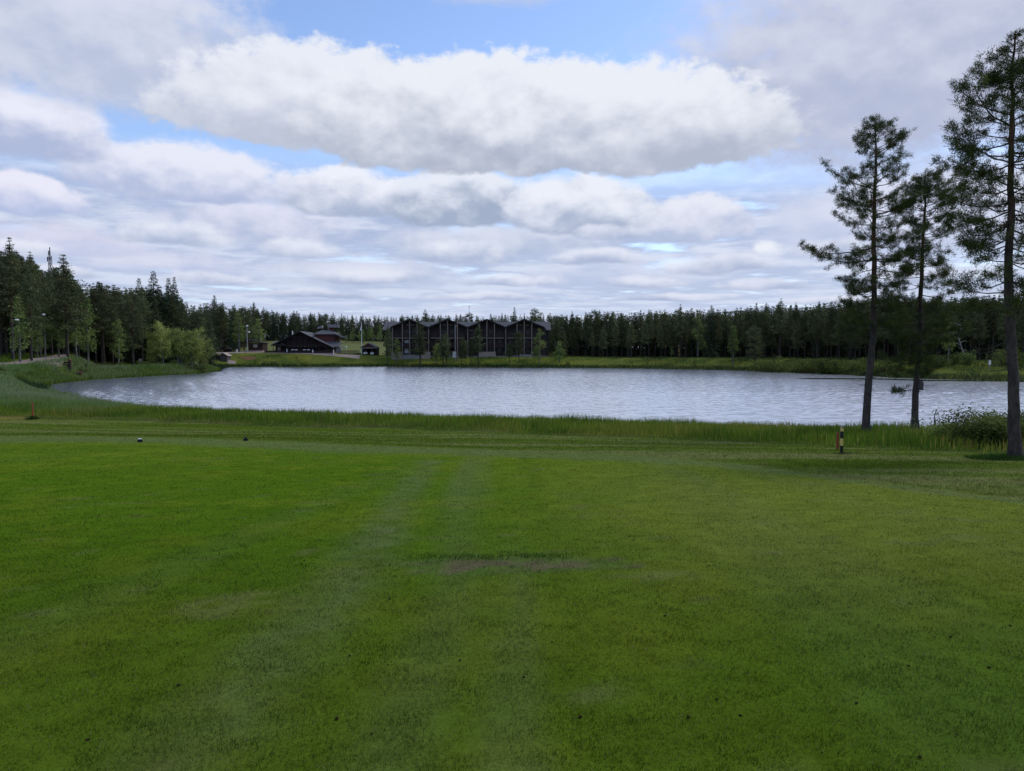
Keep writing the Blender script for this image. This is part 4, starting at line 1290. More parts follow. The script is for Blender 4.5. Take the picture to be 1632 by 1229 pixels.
# ------------------------------------------------------------------ wood behind the club house and the lodge
GB = 'far trees behind the club house and lodge'
for i, px in enumerate(np.linspace(332, 900, 62) + rnd.normal(0, 4, 62)):
    Y = rnd.uniform(324, 342) if px > 400 else rnd.uniform(262, 290)
    yt = skyline(px) + abs(rnd.normal(0, 5)) - 2
    k = 'spruce' if rnd.uniform() < .45 else 'pine'
    plant(k, 'spruce_tree' if k == 'spruce' else 'pine_tree', px, Y, yt, label='far dark %s in the wood behind the club house and lodge' % k, group=GB, fat=rnd.uniform(.9, 1.3))
for px, Y, yt, k, lab in [
        (343, 282, 470, 'pine', 'pine rising above the skyline left of the paired birches'),
        (405, 318, 481, 'pine', 'pine rising above the skyline over the cabin'),
        (678, 300, 492, 'pine', 'round topped pine above the first valley of the lodge roof'),
        (690, 302, 500, 'pine', 'dark pine beside the round topped one behind the lodge roof'),
        (748, 296, 498, 'pine', 'single pine showing above the middle of the lodge roof'),
        (820, 318, 489, 'spruce', 'pointed spruce top above the two right gables of the lodge'),
        (852, 300, 491, 'pine', 'broad pine showing above the rightmost lodge gable')]:
    plant(k, 'spruce_tree' if k == 'spruce' else 'pine_tree', px, Y, yt, label=lab, group='trees above the skyline in the middle', fat=1.15)
for px, Y, yt, w, lab in [
        (381, 262, 498, 1.5, 'left one of the two tall birches behind the lamp post'),
        (413, 264, 507, 1.35, 'right one of the two tall birches, over the cabin'),
        (440, 300, 538, 1.2, 'pale young birch showing left of the club house gable')]:
    plant('birch', 'birch_tree', px, Y, yt, label=lab, group='birches near the cabin', fat=w)
for i, px in enumerate(list(np.linspace(536, 612, 16) + rnd.normal(0, 2, 16)) + [470, 478]):
    Y = rnd.uniform(312, 322)
    plant('birch', 'birch_tree', px, Y, rnd.uniform(518, 538), label='light green birch at the edge of the slope behind the flagpole', group='birches behind the flagpole', fat=1.25)

# ------------------------------------------------------------------ wood behind the right shore
GR = 'dark pines of the wood on the right shore'
LBR = 'dark pine standing in the wood behind the right shore'
for i, px in enumerate(np.linspace(872, 1640, 104) + rnd.normal(0, 3.5, 104)):
    base = np.interp(px, [870, 1000, 1100, 1200, 1300, 1400, 1650], [262, 240, 226, 208, 186, 168, 150])
    row = i % 3
    Y = base + (rnd.uniform(0, 3) if row == 0 else rnd.uniform(5, 18))
    yt = skyline(px) + abs(rnd.normal(0, 6)) - 2 + (rnd.uniform(5, 30) if row == 0 else 0)
    plant('pine', 'pine_tree', px, Y, yt, label=LBR, group=GR, fat=rnd.uniform(.95, 1.35))
for px, Y, yt, k, var, lab in [
        (1084, 226, 485, 'pine', 1, 'pine standing out above the right wood skyline, left of the spruce top'),
        (1133, 222, 486, 'spruce', 2, 'pointed spruce top in the skyline of the right wood'),
        (1205, 206, 482, 'pine', 4, 'pine with a forked top above the right wood, left of the tall dark one'),
        (1243, 198, 476, 'pine', 6, 'tallest dark pine of the right wood, left of the three near pines'),
        (1203, 188, 520, 'pine', 5, 'front pine with a bare reddish trunk at the edge of the right wood'),
        (1006, 230, 512, 'pine', 3, 'front pine with a pale bare trunk on the right meadow')]:
    plant(k, 'spruce_tree' if k == 'spruce' else 'pine_tree', px, Y, yt, label=lab, group='pines standing out of the right wood', var=var, fat=1.2)
for px, Y, yt, w, lab in [
        (1168, 200, 518, 1.2, 'light green birch leaning out of the dark right wood'),
        (1112, 220, 498, 1.0, 'pale birch crown deep in the right wood'),
        (1070, 228, 552, 1.6, 'low spreading bush birch under the right wood pines'),
        (1512, 150, 512, 1.2, 'birch crown behind the dead tree on the right shore')]:
    plant('birch', 'birch_tree', px, Y, yt, label=lab, group='birches in the right wood', fat=w)
for px, Y, h, w in [(1222, 180, 4.2, 1), (1236, 176, 3.6, 1.2), (1262, 172, 3.4, 1.2), (1290, 168, 3.6, 1.2), (1318, 163, 3.8, 1.2), (1340, 160, 3.2, 1.2), (1362, 158, 3.0, 1.1), (1400, 150, 3.4, 1.2), (1424, 148, 3.0, 1.2), (1472, 142, 2.6, 1.2), (1492, 140, 2.6, 1.3), (1516, 139, 2.4, 1.3), (1540, 138, 2.6, 1.2), (1604, 135, 3.0, 1.2), (1196, 186, 2.4, 1.2), (1625, 134, 2.4, 1.2)]:
    plant('shrub', 'willow_shrub', px, Y, h=h, label='green bush along the right shore below the dark wood', cat='shrub', group='bushes along the right shore', fat=h / 2.4 * w)
for px, Y, yt, lab in [(1554, 138, 562, 'small pointed birch sapling left of the white sign'), (1572, 137.5, 561, 'slim birch sapling right behind the white sign'), (1592, 137, 556, 'taller birch sapling right of the white sign')]:
    plant('birch', 'birch_sapling', px, Y, yt, label=lab, group='saplings by the white sign', fat=.75)

# dead pale tree on the right shore
g = on_ground(1530, 141)
Pd = Parts(); r = np.random.default_rng(9)
tr = np.array([[1.6, 0, -.1], [1.2, 0, .9], [.6, 0.1, 2.0], [.1, 0, 3.2], [-.3, 0, 4.6], [.1, .1, 6.2], [.5, 0, 7.4]])
V, T = tube(tr, [.15, .14, .12, .10, .08, .05, .015], 6); Pd.add(V, T, (.5, .5, .5))
for k in range(16):
    u = r.uniform(.35, 1); b0 = np.array([np.interp(u, np.linspace(0, 1, 7), tr[:, i]) for i in range(3)])
    a = r.uniform(-.9, .9) + (0 if r.uniform() < .5 else PI); L = r.uniform(.8, 2.2)
    e = b0 + np.array([math.cos(a), math.sin(a) * .4, r.uniform(-.1, .7)]) * L
    V, T = tube(np.array([b0, (b0 + e) / 2 + r.normal(0, .12, 3), e]), [.05, .035, .012], 4); Pd.add(V, T, (.5, .5, .5))
dt = mobj('dead_tree', Pd.mesh('dead_tree', m_dead)); dt.location = g
tag(dt, 'bare pale dead tree with crooked branches on the right shore', 'tree')

# ------------------------------------------------------------------ young trees on the bank in front of the lodge
for k, px, Y, yt, var, fat, lab in [
        ('birch', 633, 243, 539, 0, 1.35, 'round young birch in front of the left end of the lodge'),
        ('young_pine', 669, 236, 507, 3, 1.0, 'tall dark pine before the first and second lodge gables'),
        ('willow', 695, 240, 546, 0, .75, 'light green bush tree on the lodge lawn right of the tall pine'),
        ('young_pine', 706, 236, 531, 5, 1.3, 'young pine in front of the second lodge gable'),
        ('young_pine', 711, 237, 528, 0, 1.1, 'slim young pine touching its left neighbour before the second gable'),
        ('young_pine', 736, 236, 534, 6, .8, 'thin young pine left of the tall one before the third gable'),
        ('young_pine', 741, 237, 541, 1, .75, 'lowest of the thin pines before the middle of the lodge'),
        ('young_pine', 750, 236, 536, 2, .8, 'thin pine standing close left of the third gable pine'),
        ('young_pine', 762, 236, 515, 2, 1.0, 'tall narrow pine in front of the third lodge gable'),
        ('young_pine', 812, 235, 543, 5, 1.35, 'spreading young pine between the third and fourth gables'),
        ('young_pine', 827, 235, 527, 4, .9, 'narrow young pine before the post of the fourth gable'),
        ('birch', 860, 232, 523, 2, 1.25, 'tall light birch before the right end of the lodge'),
        ('birch', 892, 230, 543, 2, 1.7, 'broad birch right of the lodge at the wood edge'),
        ('young_pine', 617, 240, 518, 6, .8, 'slim leaning pine against the left end wall of the lodge')]:
    plant(k, {'birch': 'birch_tree', 'young_pine': 'pine_tree', 'willow': 'willow_tree'}[k], px, Y, yt, label=lab, group='young trees on the lodge lawn', var=var, fat=fat, tilt=-.05 if px == 617 else 0.0)
for px, Y, h in [(421, 237.5, 1.6), (427, 237.5, 1.3), (433, 237.5, 1.5), (438, 237.5, 1.7), (407, 239, 1.3), (556, 238, 1.2), (571, 238, 1.5), (606, 237, 1.8), (690, 234, 1.6), (776, 232, 1.6), (780, 232, 1.5), (905, 226, 1.6), (1101, 200, 1.2), (1130, 197, 1.4)]:
    plant('shrub', 'bush', px, Y, h=h, label='small dark bush dotted on the far bank by the water', cat='shrub', group='small bushes on the far bank', fat=.75)

# ------------------------------------------------------------------ the rest of the woods as one mass
LOD = [pine_arrays(500 + i, 18.0, .30, cf, rc, sh) for i, (cf, rc, sh) in enumerate(((.30, 3.3, 'cone'), (.26, 3.3, 'dome'), (.33, 3.0, 'cone'), (.3, 3.4, 'cone')))] + [spruce_arrays(520 + i, 18.0, .30, 2.9) for i in range(2)]
LOD = [(t.arrays(), c.arrays()) for t, c in LOD]
pts = []
for px in np.linspace(-150, 1790, 430):
    fr = np.interp(px, [-150, 60, 110, 140, 330, 336, 400, 405, 870, 880, 1000, 1100, 1200, 1300, 1400, 1800], [136, 146, 156, 166, 198, 268, 285, 335, 335, 276, 256, 242, 224, 202, 184, 160])
    for d in (4, 20):
        x = px + rnd.normal(0, 3); Y = fr + d + rnd.uniform(0, 14)
        if 332 < x < 430 and Y < 292: Y += 25
        pts.append((x, Y, skyline(x) + abs(rnd.normal(0, 6)) + 1))
        if d == 4:
            hh = rnd.uniform(3.5, 8.0); x2 = x + rnd.normal(0, 3); pts.append((x2, Y - rnd.uniform(-4, 3), -hh))
pts = np.array(pts); PX = np.array([X_of(x, y) for x, y, _ in pts]); PZ = land(PX, pts[:, 1])
tv = Parts(); cvx = Parts()
for (px, Y, yt), x, z in zip(pts, PX, PZ):
    h = (float(at(px, yt, Y)[2]) - z) if yt > 0 else -yt; s = h / 18.0; w = s * rnd.uniform(.95, 1.3) * (1.5 if yt < 0 else 1)
    (tV, tT, tC), (cV, cT, cC) = LOD[(rnd.integers(len(LOD)) if rnd.uniform() < .8 else 4) if yt > 0 else 4 + rnd.integers(2)]
    a = rnd.uniform(0, 6.28); ca, sa = math.cos(a), math.sin(a)
    M = np.array([[ca * w, -sa * w, 0], [sa * w, ca * w, 0], [0, 0, s]])
    o3 = np.array([x, Y, z - .05]); g_ = rnd.uniform(.75, 1.25)
    tv.add(tV @ M.T + o3, tT, tC); cvx.add(cV @ M.T + o3, cT, cC * g_)
m_needle_mass = leaf_mat('needle_mass', 0.6, 0.22)
tV, tT, tC = tv.arrays(); cV, cT, cC = cvx.arrays()
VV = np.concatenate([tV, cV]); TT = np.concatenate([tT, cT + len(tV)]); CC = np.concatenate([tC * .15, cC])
wood = mobj('distant_wood', tri_mesh('distant_wood', VV, TT, [m_pbark_far, m_needle_mass], np.r_[np.zeros(len(tT)), np.ones(len(cT))], CC))
tag(wood, kind='stuff'); print('mass tris', len(TT))
# ------------------------------------------------------------------ building materials
def plank_mat(name, c0, c1, axis=(1, 1, 14), rough=0.8):
    m, nt, b = principled(name, rough=rough, spec=0.2); E.nt = nt
    o = obj_coord(nt); mp = nt.nodes.new('ShaderNodeMapping'); nt.links.new(o, mp.inputs[0]); mp.inputs['Scale'].default_value = axis
    n = enoise(mp.outputs[0], 0.6, 5.0, 0.6); n2 = enoise(o, 0.7, 4.0, .55)
    nt.links.new(emixc(eclamp(n * .8 + n2 * .5 - .12), c0, c1), b.inputs['Base Color'])
    return m


m_brown = plank_mat('dark_brown_boards', (0.024, 0.018, 0.017), (0.048, 0.036, 0.033))
m_red = plank_mat('red_brown_boards', (0.085, 0.030, 0.026), (0.135, 0.052, 0.044))
m_balc = plank_mat('balcony_boards', (0.026, 0.017, 0.016), (0.045, 0.028, 0.026))
m_roof = plank_mat('charcoal_shingles', (0.070, 0.072, 0.079), (0.115, 0.117, 0.127), (2, 14, 14))
m_post = plank_mat('weathered_post', (0.17, 0.138, 0.12), (0.25, 0.205, 0.18), (6, 6, 1))
m_trim = plank_mat('dark_trim', (0.014, 0.013, 0.014), (0.024, 0.022, 0.023))
m_fence = plank_mat('pale_boards', (0.27, 0.215, 0.18), (0.42, 0.34, 0.29), (14, 14, 1))
m_concrete = plank_mat('concrete', (0.20, 0.19, 0.185), (0.29, 0.28, 0.27), (1, 1, 1))
m_white, _, _ = principled('white_paint', (0.74, 0.74, 0.73), 0.5)
m_curtain, _, _ = principled('white_curtain', (0.62, 0.61, 0.60), 0.85)
m_glass, _, gb = principled('window_glass', (0.010, 0.012, 0.015), 0.12, 0.25)
m_rust = plank_mat('rust_red_paint', (0.10, 0.036, 0.026), (0.15, 0.055, 0.040), (4, 4, 4))
m_metal, _, _ = principled('galvanised_metal', (0.42, 0.43, 0.44), 0.45, 0.5, 0.6)
m_yellow, _, _ = principled('yellow_paint', (0.62, 0.47, 0.13), 0.55)
m_redst, _, _ = principled('red_stake_paint', (0.26, 0.050, 0.026), 0.6)
m_lampglass, _, _ = principled('lamp_globe', (0.80, 0.80, 0.78), 0.35)

# ------------------------------------------------------------------ lodge with four gables
Yf_ = 250.0


def WX_(px): return X_of(px, Yf_)
def WZ_(py): return float(at(816, py, Yf_)[2])


gl = gz(WX_(744), 250.0)
ZB = gl - 0.1
lodge = thing('lodge_building', 'long dark brown lodge with four gables and charcoal roof across the pond', 'building', (WX_(744), Yf_, ZB))
LX, LZ = WX_(744), ZB


def lx(px): return WX_(px) - LX
def lz(py): return WZ_(py) - LZ


apex = [653, 713.5, 776, 835.5]
val = [622.5, 683, 745.5, 806, 868]
za, zv = lz(508), lz(521)
w = MB()
# gabled front block: one outline, zigzag top
pts = [(lx(618), -.4), (lx(871), -.4), (lx(871), lz(524)), (lx(868), zv - .3)]
for i in range(3, -1, -1):
    pts.append((lx(apex[i]), za - .35)); pts.append((lx(val[i]), zv - .35))
pts.append((lx(618), lz(524)))
w.prism(pts, 'y', 1.6, 13.0)
w.build('wall', m_brown, lodge)
# end wings stand back a little
MB().box(lx(612.5), lx(618), 3.2, 12.0, -.4, lz(524.5)).build('end_wall', m_brown, lodge)
MB().box(lx(871), lx(875.5), 3.2, 12.0, -.4, lz(524.5)).build('end_wall', m_brown, lodge)
rf = MB()
th = .28
for i in range(4):
    a = lx(apex[i])
    for vx in (val[i], val[i + 1]):
        v = lx(vx); yv = zv
        if vx == val[0] or vx == val[4]: pass
        rf.prism([(a, za), (v, yv), (v, yv - th), (a, za - th)], 'y', -0.15 - .004 * i, 14.0 + .004 * i)
roof = rf.build('roof', m_roof, lodge)
mr = MB()
zr, ze = lz(511.6), lz(525.5)
yr = 6.6
for (y0, y1) in ((1.78, yr), (yr, 12.6)):
    z0, z1 = (ze, zr) if y0 < yr - .1 else (zr, ze)
    mr.prism([(y0, z0), (y1, z1), (y1, z1 - .26), (y0, z0 - .26)], 'x', lx(609), lx(878.5))
mr.build('main_roof', m_roof, lodge)
# roof windows lying in the slopes
for px in (627, 688, 753, 812, 857):
    f = 0.45
    y = 1.78 + (yr - 1.78) * f; z = ze + (zr - ze) * f
    sw = MB(); sl = (zr - ze) / (yr - 1.78)
    sw.prism([(y - .55, z - .55 * sl + .02), (y + .55, z + .55 * sl + .02), (y + .55, z + .55 * sl + .14), (y - .55, z - .55 * sl + .14)], 'x', lx(px) - .75, lx(px) + .75)
    sw.build('roof_window', m_glass, lodge)
for px in (667, 707, 766):
    MB().box(lx(px) - .22, lx(px) + .22, 6.9, 7.3, zr - .3, zr + .55).build('roof_vent', m_trim, lodge)
# barge boards
bb = MB()
for i in range(4):
    a = lx(apex[i])
    for vx in (val[i], val[i + 1]):
        v = lx(vx)
        bb.prism([(a, za - .02), (v, zv - .02), (v, zv - .52), (a, za - .52)], 'y', -.30, -.158 - .004 * i)
bb.build('barge_board', m_trim, lodge)
# posts in front of the balconies
for i in range(4):
    a = apex[i]
    for px, top in ((a, za - .5), (a - 11.5, za - (za - zv) * 11.5 / 30.5 - .5), (a + 12, za - (za - zv) * 12 / 30.5 - .5)):
        MB().box(lx(px) - .16, lx(px) + .16, -.05, .27, -.2, top).build('balcony_post', m_post, lodge)
for px in val[:1] + val[1:4]:
    MB().box(lx(px) + (0.5 if px == val[0] else -.15), lx(px) + (.8 if px == val[0] else .15), .1, .4, -.2, zv - .4).build('valley_post', m_post, lodge)
# balconies: floor, boarded front, rail
for i in range(4):
    x0, x1 = lx(apex[i] - 27), lx(apex[i] + 27)
    for k, (zf, top) in enumerate(((lz(553.5), lz(546.5)), (lz(538.5), lz(531.5)))):
        bf = MB().box(x0, x1, .30, 1.6, zf - .2, zf).build('balcony', m_balc, lodge)
        MB().box(x0, x1, .30, .36, zf + .003, top - .12).build('balustrade', m_balc, bf)
        MB().box(x0, x1, .26, .40, top - .115, top).build('rail', m_balc, bf)
        if k: MB().box(x0, x1, .22, .297, zf - .24, zf + .04).build('floor_beam', m_post, bf)
# windows and doors, each with pane or curtain
win = []
for i in range(4):
    a = apex[i]
    for dxp in (-21, -6, 6, 20):
        for (yt, yb) in ((541.5, 549.5), (555, 563), (525.5, 536)):
            if yt == 525.5 and abs(dxp) > 10: yt, yb = 529.5, 536
            win.append((a + dxp, yt, yb))
for j, (px, yt, yb) in enumerate(win):
    wpx = 6.4
    x0, x1, z0, z1 = lx(px) - wpx / 2 * .2146, lx(px) + wpx / 2 * .2146, lz(yb), lz(yt)
    fr = MB()
    for bx in ((x0 - .08, x0, z0 - .08, z1 + .08), (x1, x1 + .08, z0 - .08, z1 + .08), (x0, x1, z0 - .08, z0), (x0, x1, z1, z1 + .08), ((x0 + x1) / 2 - .04, (x0 + x1) / 2 + .04, z0, z1)):
        fr.box(bx[0], bx[1], 1.50, 1.597, bx[2], bx[3])
    fo = fr.build('window', m_trim, lodge)
    white = abs(px - 647) < 1.6 and yt > 540
    pane = MB().box(x0, x1, 1.545, 1.594, z0, z1).build('pane', m_curtain if white else m_glass, fo)
    if white: pane['label'] = 'white drawn curtain'
for px, py in ((750.3, 526.5), (649, 517.8), (657.5, 517.8), (708, 517.8), (718.5, 517.8), (829, 518), (840.5, 518)):
    MB().box(lx(px) - .6, lx(px) + .6, 1.50, 1.594, lz(py + .7), lz(py - .7)).build('collar_light', m_post, lodge)
MB().box(lx(613), lx(875), 1.2, 1.592, -.3, .55).build('plinth', m_concrete, lodge)

# low terrace fences and walls in front of the lodge
for x0, x1, yt, yb, m, lab in [
        (624, 640, 561, 567, m_fence, 'low pale board fence at the left end of the lodge'),
        (671.5, 686, 560.5, 565.5, m_fence, 'low pale terrace fence by the tall pine before the lodge'),
        (706, 719, 564.5, 567, m_concrete, 'low grey terrace wall before the second lodge gable'),
        (721.5, 727, 560, 566, m_white, 'short white terrace screen left of the middle of the lodge'),
        (763, 790, 560.5, 566, m_fence, 'long pinkish board fence under the third lodge gable'),
        (828, 847, 565, 567, m_concrete, 'low grey wall under the fourth lodge gable'),
        (641, 669, 565.5, 567, m_concrete, 'low grey wall under the first lodge gable')]:
    Y = 247.0
    g0 = gz(X_of((x0 + x1) / 2, Y), Y)
    X0, X1 = X_of(x0, Y), X_of(x1, Y)
    top = float(at(816, yt, Y)[2]) - g0
    o = thing('terrace_wall' if m is m_concrete else 'terrace_fence', lab, 'wall' if m is m_concrete else 'fence', ((X0 + X1) / 2, Y, g0))
    hw = (X1 - X0) / 2
    MB().box(-hw, hw, -.06, .06, -.2, top - .06).build('panel', m, o)
    MB().box(-hw - .03, hw + .03, -.09, .09, top - .057, top).build('coping', m_concrete if m is m_concrete else m_post, o)

# ------------------------------------------------------------------ poles near the lodge
def pole_thing(name, label, cat, px, Y, ytop, r0, r1, mat, group=None):
    g = on_ground(px, Y); h = float(at(px, ytop, Y)[2]) - g[2]
    o = thing(name, label, cat, g, 0, group)
    MB().bar((0, 0, -.3), (0, 0, h), r0, r1, 10).build('pole', mat, o)
    return o, h


o, h = pole_thing('wooden_pole', 'tall pale wooden pole between the second and third lodge gables', 'pole', 729, 243, 507, .20, .15, m_post)
MB().bar((0, 0, h), (0, 0, h + .12), .17, .03, 10).build('cap', m_metal, o)
o, h = pole_thing('lamp_post', 'slim lamp post just left of the pale wooden pole', 'lamp post', 725.5, 243, 520, .08, .06, m_metal)
MB().box(-.05, .7, -.12, .12, h - .05, h + .12).build('lamp_head', m_metal, o)
o, h = pole_thing('radio_mast', 'thin dark mast rising behind the lodge roof', 'mast', 748, 285, 487, .11, .05, m_trim)
for k in (.2, .9): MB().bar((-.6, 0, h - k), (.6, 0, h - k), .035, n=6).build('antenna', m_trim, o)

# flagpole with a white pennant
o, h = pole_thing('flagpole', 'tall white flagpole with limp white pennant beside the club house', 'flagpole', 576.6, 252, 515, .13, .07, m_white)
MB().lathe([(.0, h), (.10, h + .08), (.10, h + .16), (.0, h + .22)], n=10).build('finial', m_white, o)
bm = MB(); prof = [(0, h - .3), (-.12, h - 1.0), (-.38, h - 1.9), (-.62, h - 2.6), (-1.0, h - 3.0), (-.7, h - 2.75), (-.35, h - 2.5), (-.07, h - 2.4), (-.07, h - 1.2)]
bm.prism(prof, 'y', -.16, .02); bm.build('pennant', m_white, o)

# ------------------------------------------------------------------ club house
Yc = 250.0
gc = gz(X_of(480, Yc + 2), Yc + 2) ; ZC = gc
CX = X_of(482, Yc)
club = thing('club_house', 'dark timber club house with wide gable and red tower beside the flagpole', 'building', (CX, Yc, ZC))
def cx(px): return X_of(px, Yc) - CX
def cz(py): return float(at(816, py, Yc)[2]) - ZC
ax_, az_ = cx(478), cz(528)
el_, ezl = cx(432), cz(550); er_, ezr = cx(531), cz(553.5)
MB().prism([(el_ + .8, -.4), (er_ - .8, -.4), (er_ - .8, ezr + .15), (ax_, az_ - .45), (el_ + .8, ezl + .15)], 'y', 2.2, 14.0).build('wall', m_brown, club)
rf = MB()
rf.prism([(ax_, az_), (el_, ezl), (el_, ezl - .25), (ax_, az_ - .25)], 'y', 0, 14.6)
rf.prism([(ax_, az_), (er_, ezr), (er_, ezr - .25), (ax_, az_ - .25)], 'y', -.004, 14.604)
roof = rf.build('roof', m_roof, club)
bb = MB()
bb.prism([(ax_, az_ + .02), (el_, ezl + .02), (el_, ezl - .38), (ax_, az_ - .38)], 'y', -.14, -.01)
bb.prism([(ax_, az_ + .02), (er_, ezr + .02), (er_, ezr - .38), (ax_, az_ - .38)], 'y', -.144, -.014)
bb.build('barge_board', m_trim, roof)
MB().box(cx(462.1), cx(463.0), 2.6, 3.1, cz(536), cz(527)).build('flue', m_white, roof)
# tie beams, king posts
tb = MB()
tb.box(cx(455), cx(501), .25, .45, cz(537.8), cz(536.8)); tb.box(cx(440), cx(520), .25, .45, cz(551.3), cz(549.8))
tb.build('tie_beam', m_balc, club)
for px in (435, 447, 459, 468.5, 478, 487, 497, 508, 520, 527):
    f = (cx(px) - el_) / (ax_ - el_) if cx(px) < ax_ else (er_ - cx(px)) / (er_ - ax_)
    zt = (ezl if cx(px) < ax_ else ezr); top = zt + (az_ - zt) * f - .45
    MB().box(cx(px) - .09, cx(px) + .09, .26, .44, -.3, min(top, cz(538))).build('porch_post', m_balc, club)
# veranda windows: a dark band of panes and the row of white lampshades inside
for k in range(11):
    px = 447 + k * 6.4
    f = MB()
    x0, x1 = cx(px - 2.7), cx(px + 2.7); z0, z1 = cz(560.5), cz(553)
    for q in ((x0, x0 + .07, z0, z1), (x1 - .07, x1, z0, z1), (x0 + .07, x1 - .07, z0, z0 + .07), (x0 + .07, x1 - .07, z1 - .07, z1)): f.box(q[0], q[1], 2.10, 2.197, q[2], q[3])
    fo = f.build('window', m_balc, club)
    MB().box(x0 + .07, x1 - .07, 2.14, 2.196, z0 + .07, z1 - .07).build('pane', m_glass, fo)
for k in range(8):
    px = 462 + k * 5.6
    MB().lathe([(.24, -.05), (.13, .20), (.05, .24)], (cx(px), 1.3, cz(552.8)), 10).build('lampshade', m_post, club)
for (px, pz0, pz1) in ((441, 560, 553), (443.8, 560, 552.5)):
    MB().box(cx(px) - .25, cx(px) + .25, 2.08, 2.195, cz(pz0), cz(pz1)).build('side_window', m_fence, club)
f = MB(); f.prism([(cx(441), cz(549.2)), (cx(447.5), cz(546.2)), (cx(447.5), cz(549.2))], 'y', 2.08, 2.195); f.build('gable_window', m_fence, club)
# deck
dk = MB().box(cx(424), cx(534), -1.4, 2.19, -.5, .12).build('deck', m_fence, club)
rl = MB()
for px in np.arange(424, 534.1, 3.4): rl.box(cx(px) - .05, cx(px) + .05, -1.36, -1.26, .12, 1.0)
rl.box(cx(424), cx(534), -1.34, -1.28, 1.003, 1.08); rl.box(cx(424), cx(534), -1.33, -1.29, .35, .80)
rl.build('deck_railing', m_balc, club)
# tower with its hip roof, small upper roofs, lean-to on the right
tw = MB().box(cx(494), cx(527.5), 6.0, 12.5, 1.0, cz(531)).build('tower', m_red, club)
hr = MB(); zr0, zr1 = cz(531.5), cz(525)
x0, x1 = cx(492.5), cx(529); y0, y1 = 5.3, 13.2
v = [(x0, y0, zr0), (x1, y0, zr0), (x1, y1, zr0), (x0, y1, zr0), (cx(504), 8.3, zr1), (cx(517), 8.3, zr1), (cx(517), 10.2, zr1), (cx(504), 10.2, zr1)]
for f in ((0, 1, 5, 4), (1, 2, 6, 5), (2, 3, 7, 6), (3, 0, 4, 7), (4, 5, 6, 7)): hr.poly([v[i] for i in f])
hr.prism([(x0, y0), (x1, y0), (x1, y1), (x0, y1)], 'z', zr0 - .3, zr0 - .003)
hr.build('hip_roof', m_roof, club)
MB().box(cx(515), cx(522), 8.6, 10.0, zr1 - 1.0, cz(521)).build('turret', m_red, club)
tp = MB(); tp.prism([(7.7, cz(520.9)), (10.8, cz(520.9)), (10.4, cz(515.6)), (8.9, cz(515.6))], 'x', cx(513.3), cx(530)); tp.build('turret_roof', m_roof, club)
MB().box(cx(497), cx(502), 8.5, 9.8, zr1 - 1.0, cz(520)).build('chimney', m_trim, club)
cp = MB(); cp.prism([(cx(496), cz(520.3)), (cx(504), cz(517.2)), (cx(503.5), cz(521.8)), (cx(496), cz(523))], 'y', 8.3, 10.0); cp.build('chimney_cap', m_concrete, club)
rr_ = MB(); rr_.prism([(cx(528), cz(531.5)), (cx(540.5), cz(537.6)), (cx(540), cz(538.6)), (cx(528), cz(534))], 'y', 4.5, 13.0); rr_.build('side_roof', m_trim, club)
for px in (529.5, 536): MB().box(cx(px) - .08, cx(px) + .08, 4.7, 4.86, cz(546), cz(535.5)).build('side_post', m_balc, club)
lr = MB(); lr.prism([(1.6, cz(552.3)), (5.4, cz(544.3)), (5.4, cz(545.3)), (1.6, cz(553.3))], 'x', cx(514), cx(539.2)); lr.build('porch_roof', m_roof, club)
MB().box(cx(533), cx(538.5), 2.6, 5.2, -.3, cz(552.5)).build('annex_wall', m_concrete, club)
el2 = MB(); el2.prism([(1.2, cz(549.3)), (5.0, cz(543.5)), (5.0, cz(544.5)), (1.2, cz(550.3))], 'x', cx(431), cx(452)); el2.build('rear_roof', m_roof, club)
# tables on the veranda, white tops
for k, px in enumerate((466, 472, 485, 491.5)):
    p_ = (X_of(px, Yc) , Yc + 0.2 , ZC + .12)
    t_ = thing('veranda_table', 'white table on the club house veranda behind the railing', 'table', p_, 0, 'tables on the club house veranda')
    MB().lathe([(.55, .95), (.55, 1.22)], n=12).build('table_top', m_white, t_); MB().bar((0, 0, 0), (0, 0, .95), .06).build('leg', m_trim, t_)
for px, hgt, lab in ((457.3, 1.6, 'left white folded parasol at the club house railing'), (498.5, 1.5, 'right white folded parasol at the club house railing'), (531.5, 2.1, 'tall white folded parasol at the right corner of the club house')):
    Y = Yc - 1.9 if px < 520 else Yc - 2.4
    g = on_ground(px, Y)
    o = thing('folded_parasol', lab, 'parasol', g)
    MB().bar((0, 0, -.1), (0, 0, hgt), .04).build('pole', m_metal, o); MB().lathe([(.04, .35), (.17, .5), (.14, hgt - .3), (.03, hgt - .05)], n=8).build('canopy', m_white, o)

# ------------------------------------------------------------------ open cart shed with red gable
Ys_ = 252.0
sxm = X_of(587, Ys_); gs = gz(sxm, Ys_)
shed = thing('cart_shed', 'small open shed with red gable right of the flagpole', 'shed', (sxm, Ys_, gs))
def sx(px): return X_of(px, Ys_) - sxm
def sz(py): return float(at(816, py, Ys_)[2]) - gs
rf = MB()
for e in (574.5, 600.5):
    rf.prism([(sx(587.3), sz(546.8)), (sx(e), sz(553.8)), (sx(e), sz(554.9)), (sx(587.3), sz(547.9))], 'y', -.5 if e < 580 else -.504, 6.0)
rf.build('roof', m_roof, shed)
MB().prism([(sx(577), sz(553.6)), (sx(598.5), sz(553.6)), (sx(587.3), sz(548.3))], 'y', 0, .15).build('gable', m_red, shed)
MB().box(sx(576), sx(599), -.02, .17, sz(555.6), sz(553.65)).build('lintel', m_post, shed)
for px in (576.5, 599): MB().box(sx(px) - .13, sx(px) + .13, 0, .26, -.3, sz(555.7)).build('post', m_trim, shed)
MB().box(sx(576), sx(599.5), 5.4, 5.6, -.3, sz(555)).build('back_wall', m_brown, shed)
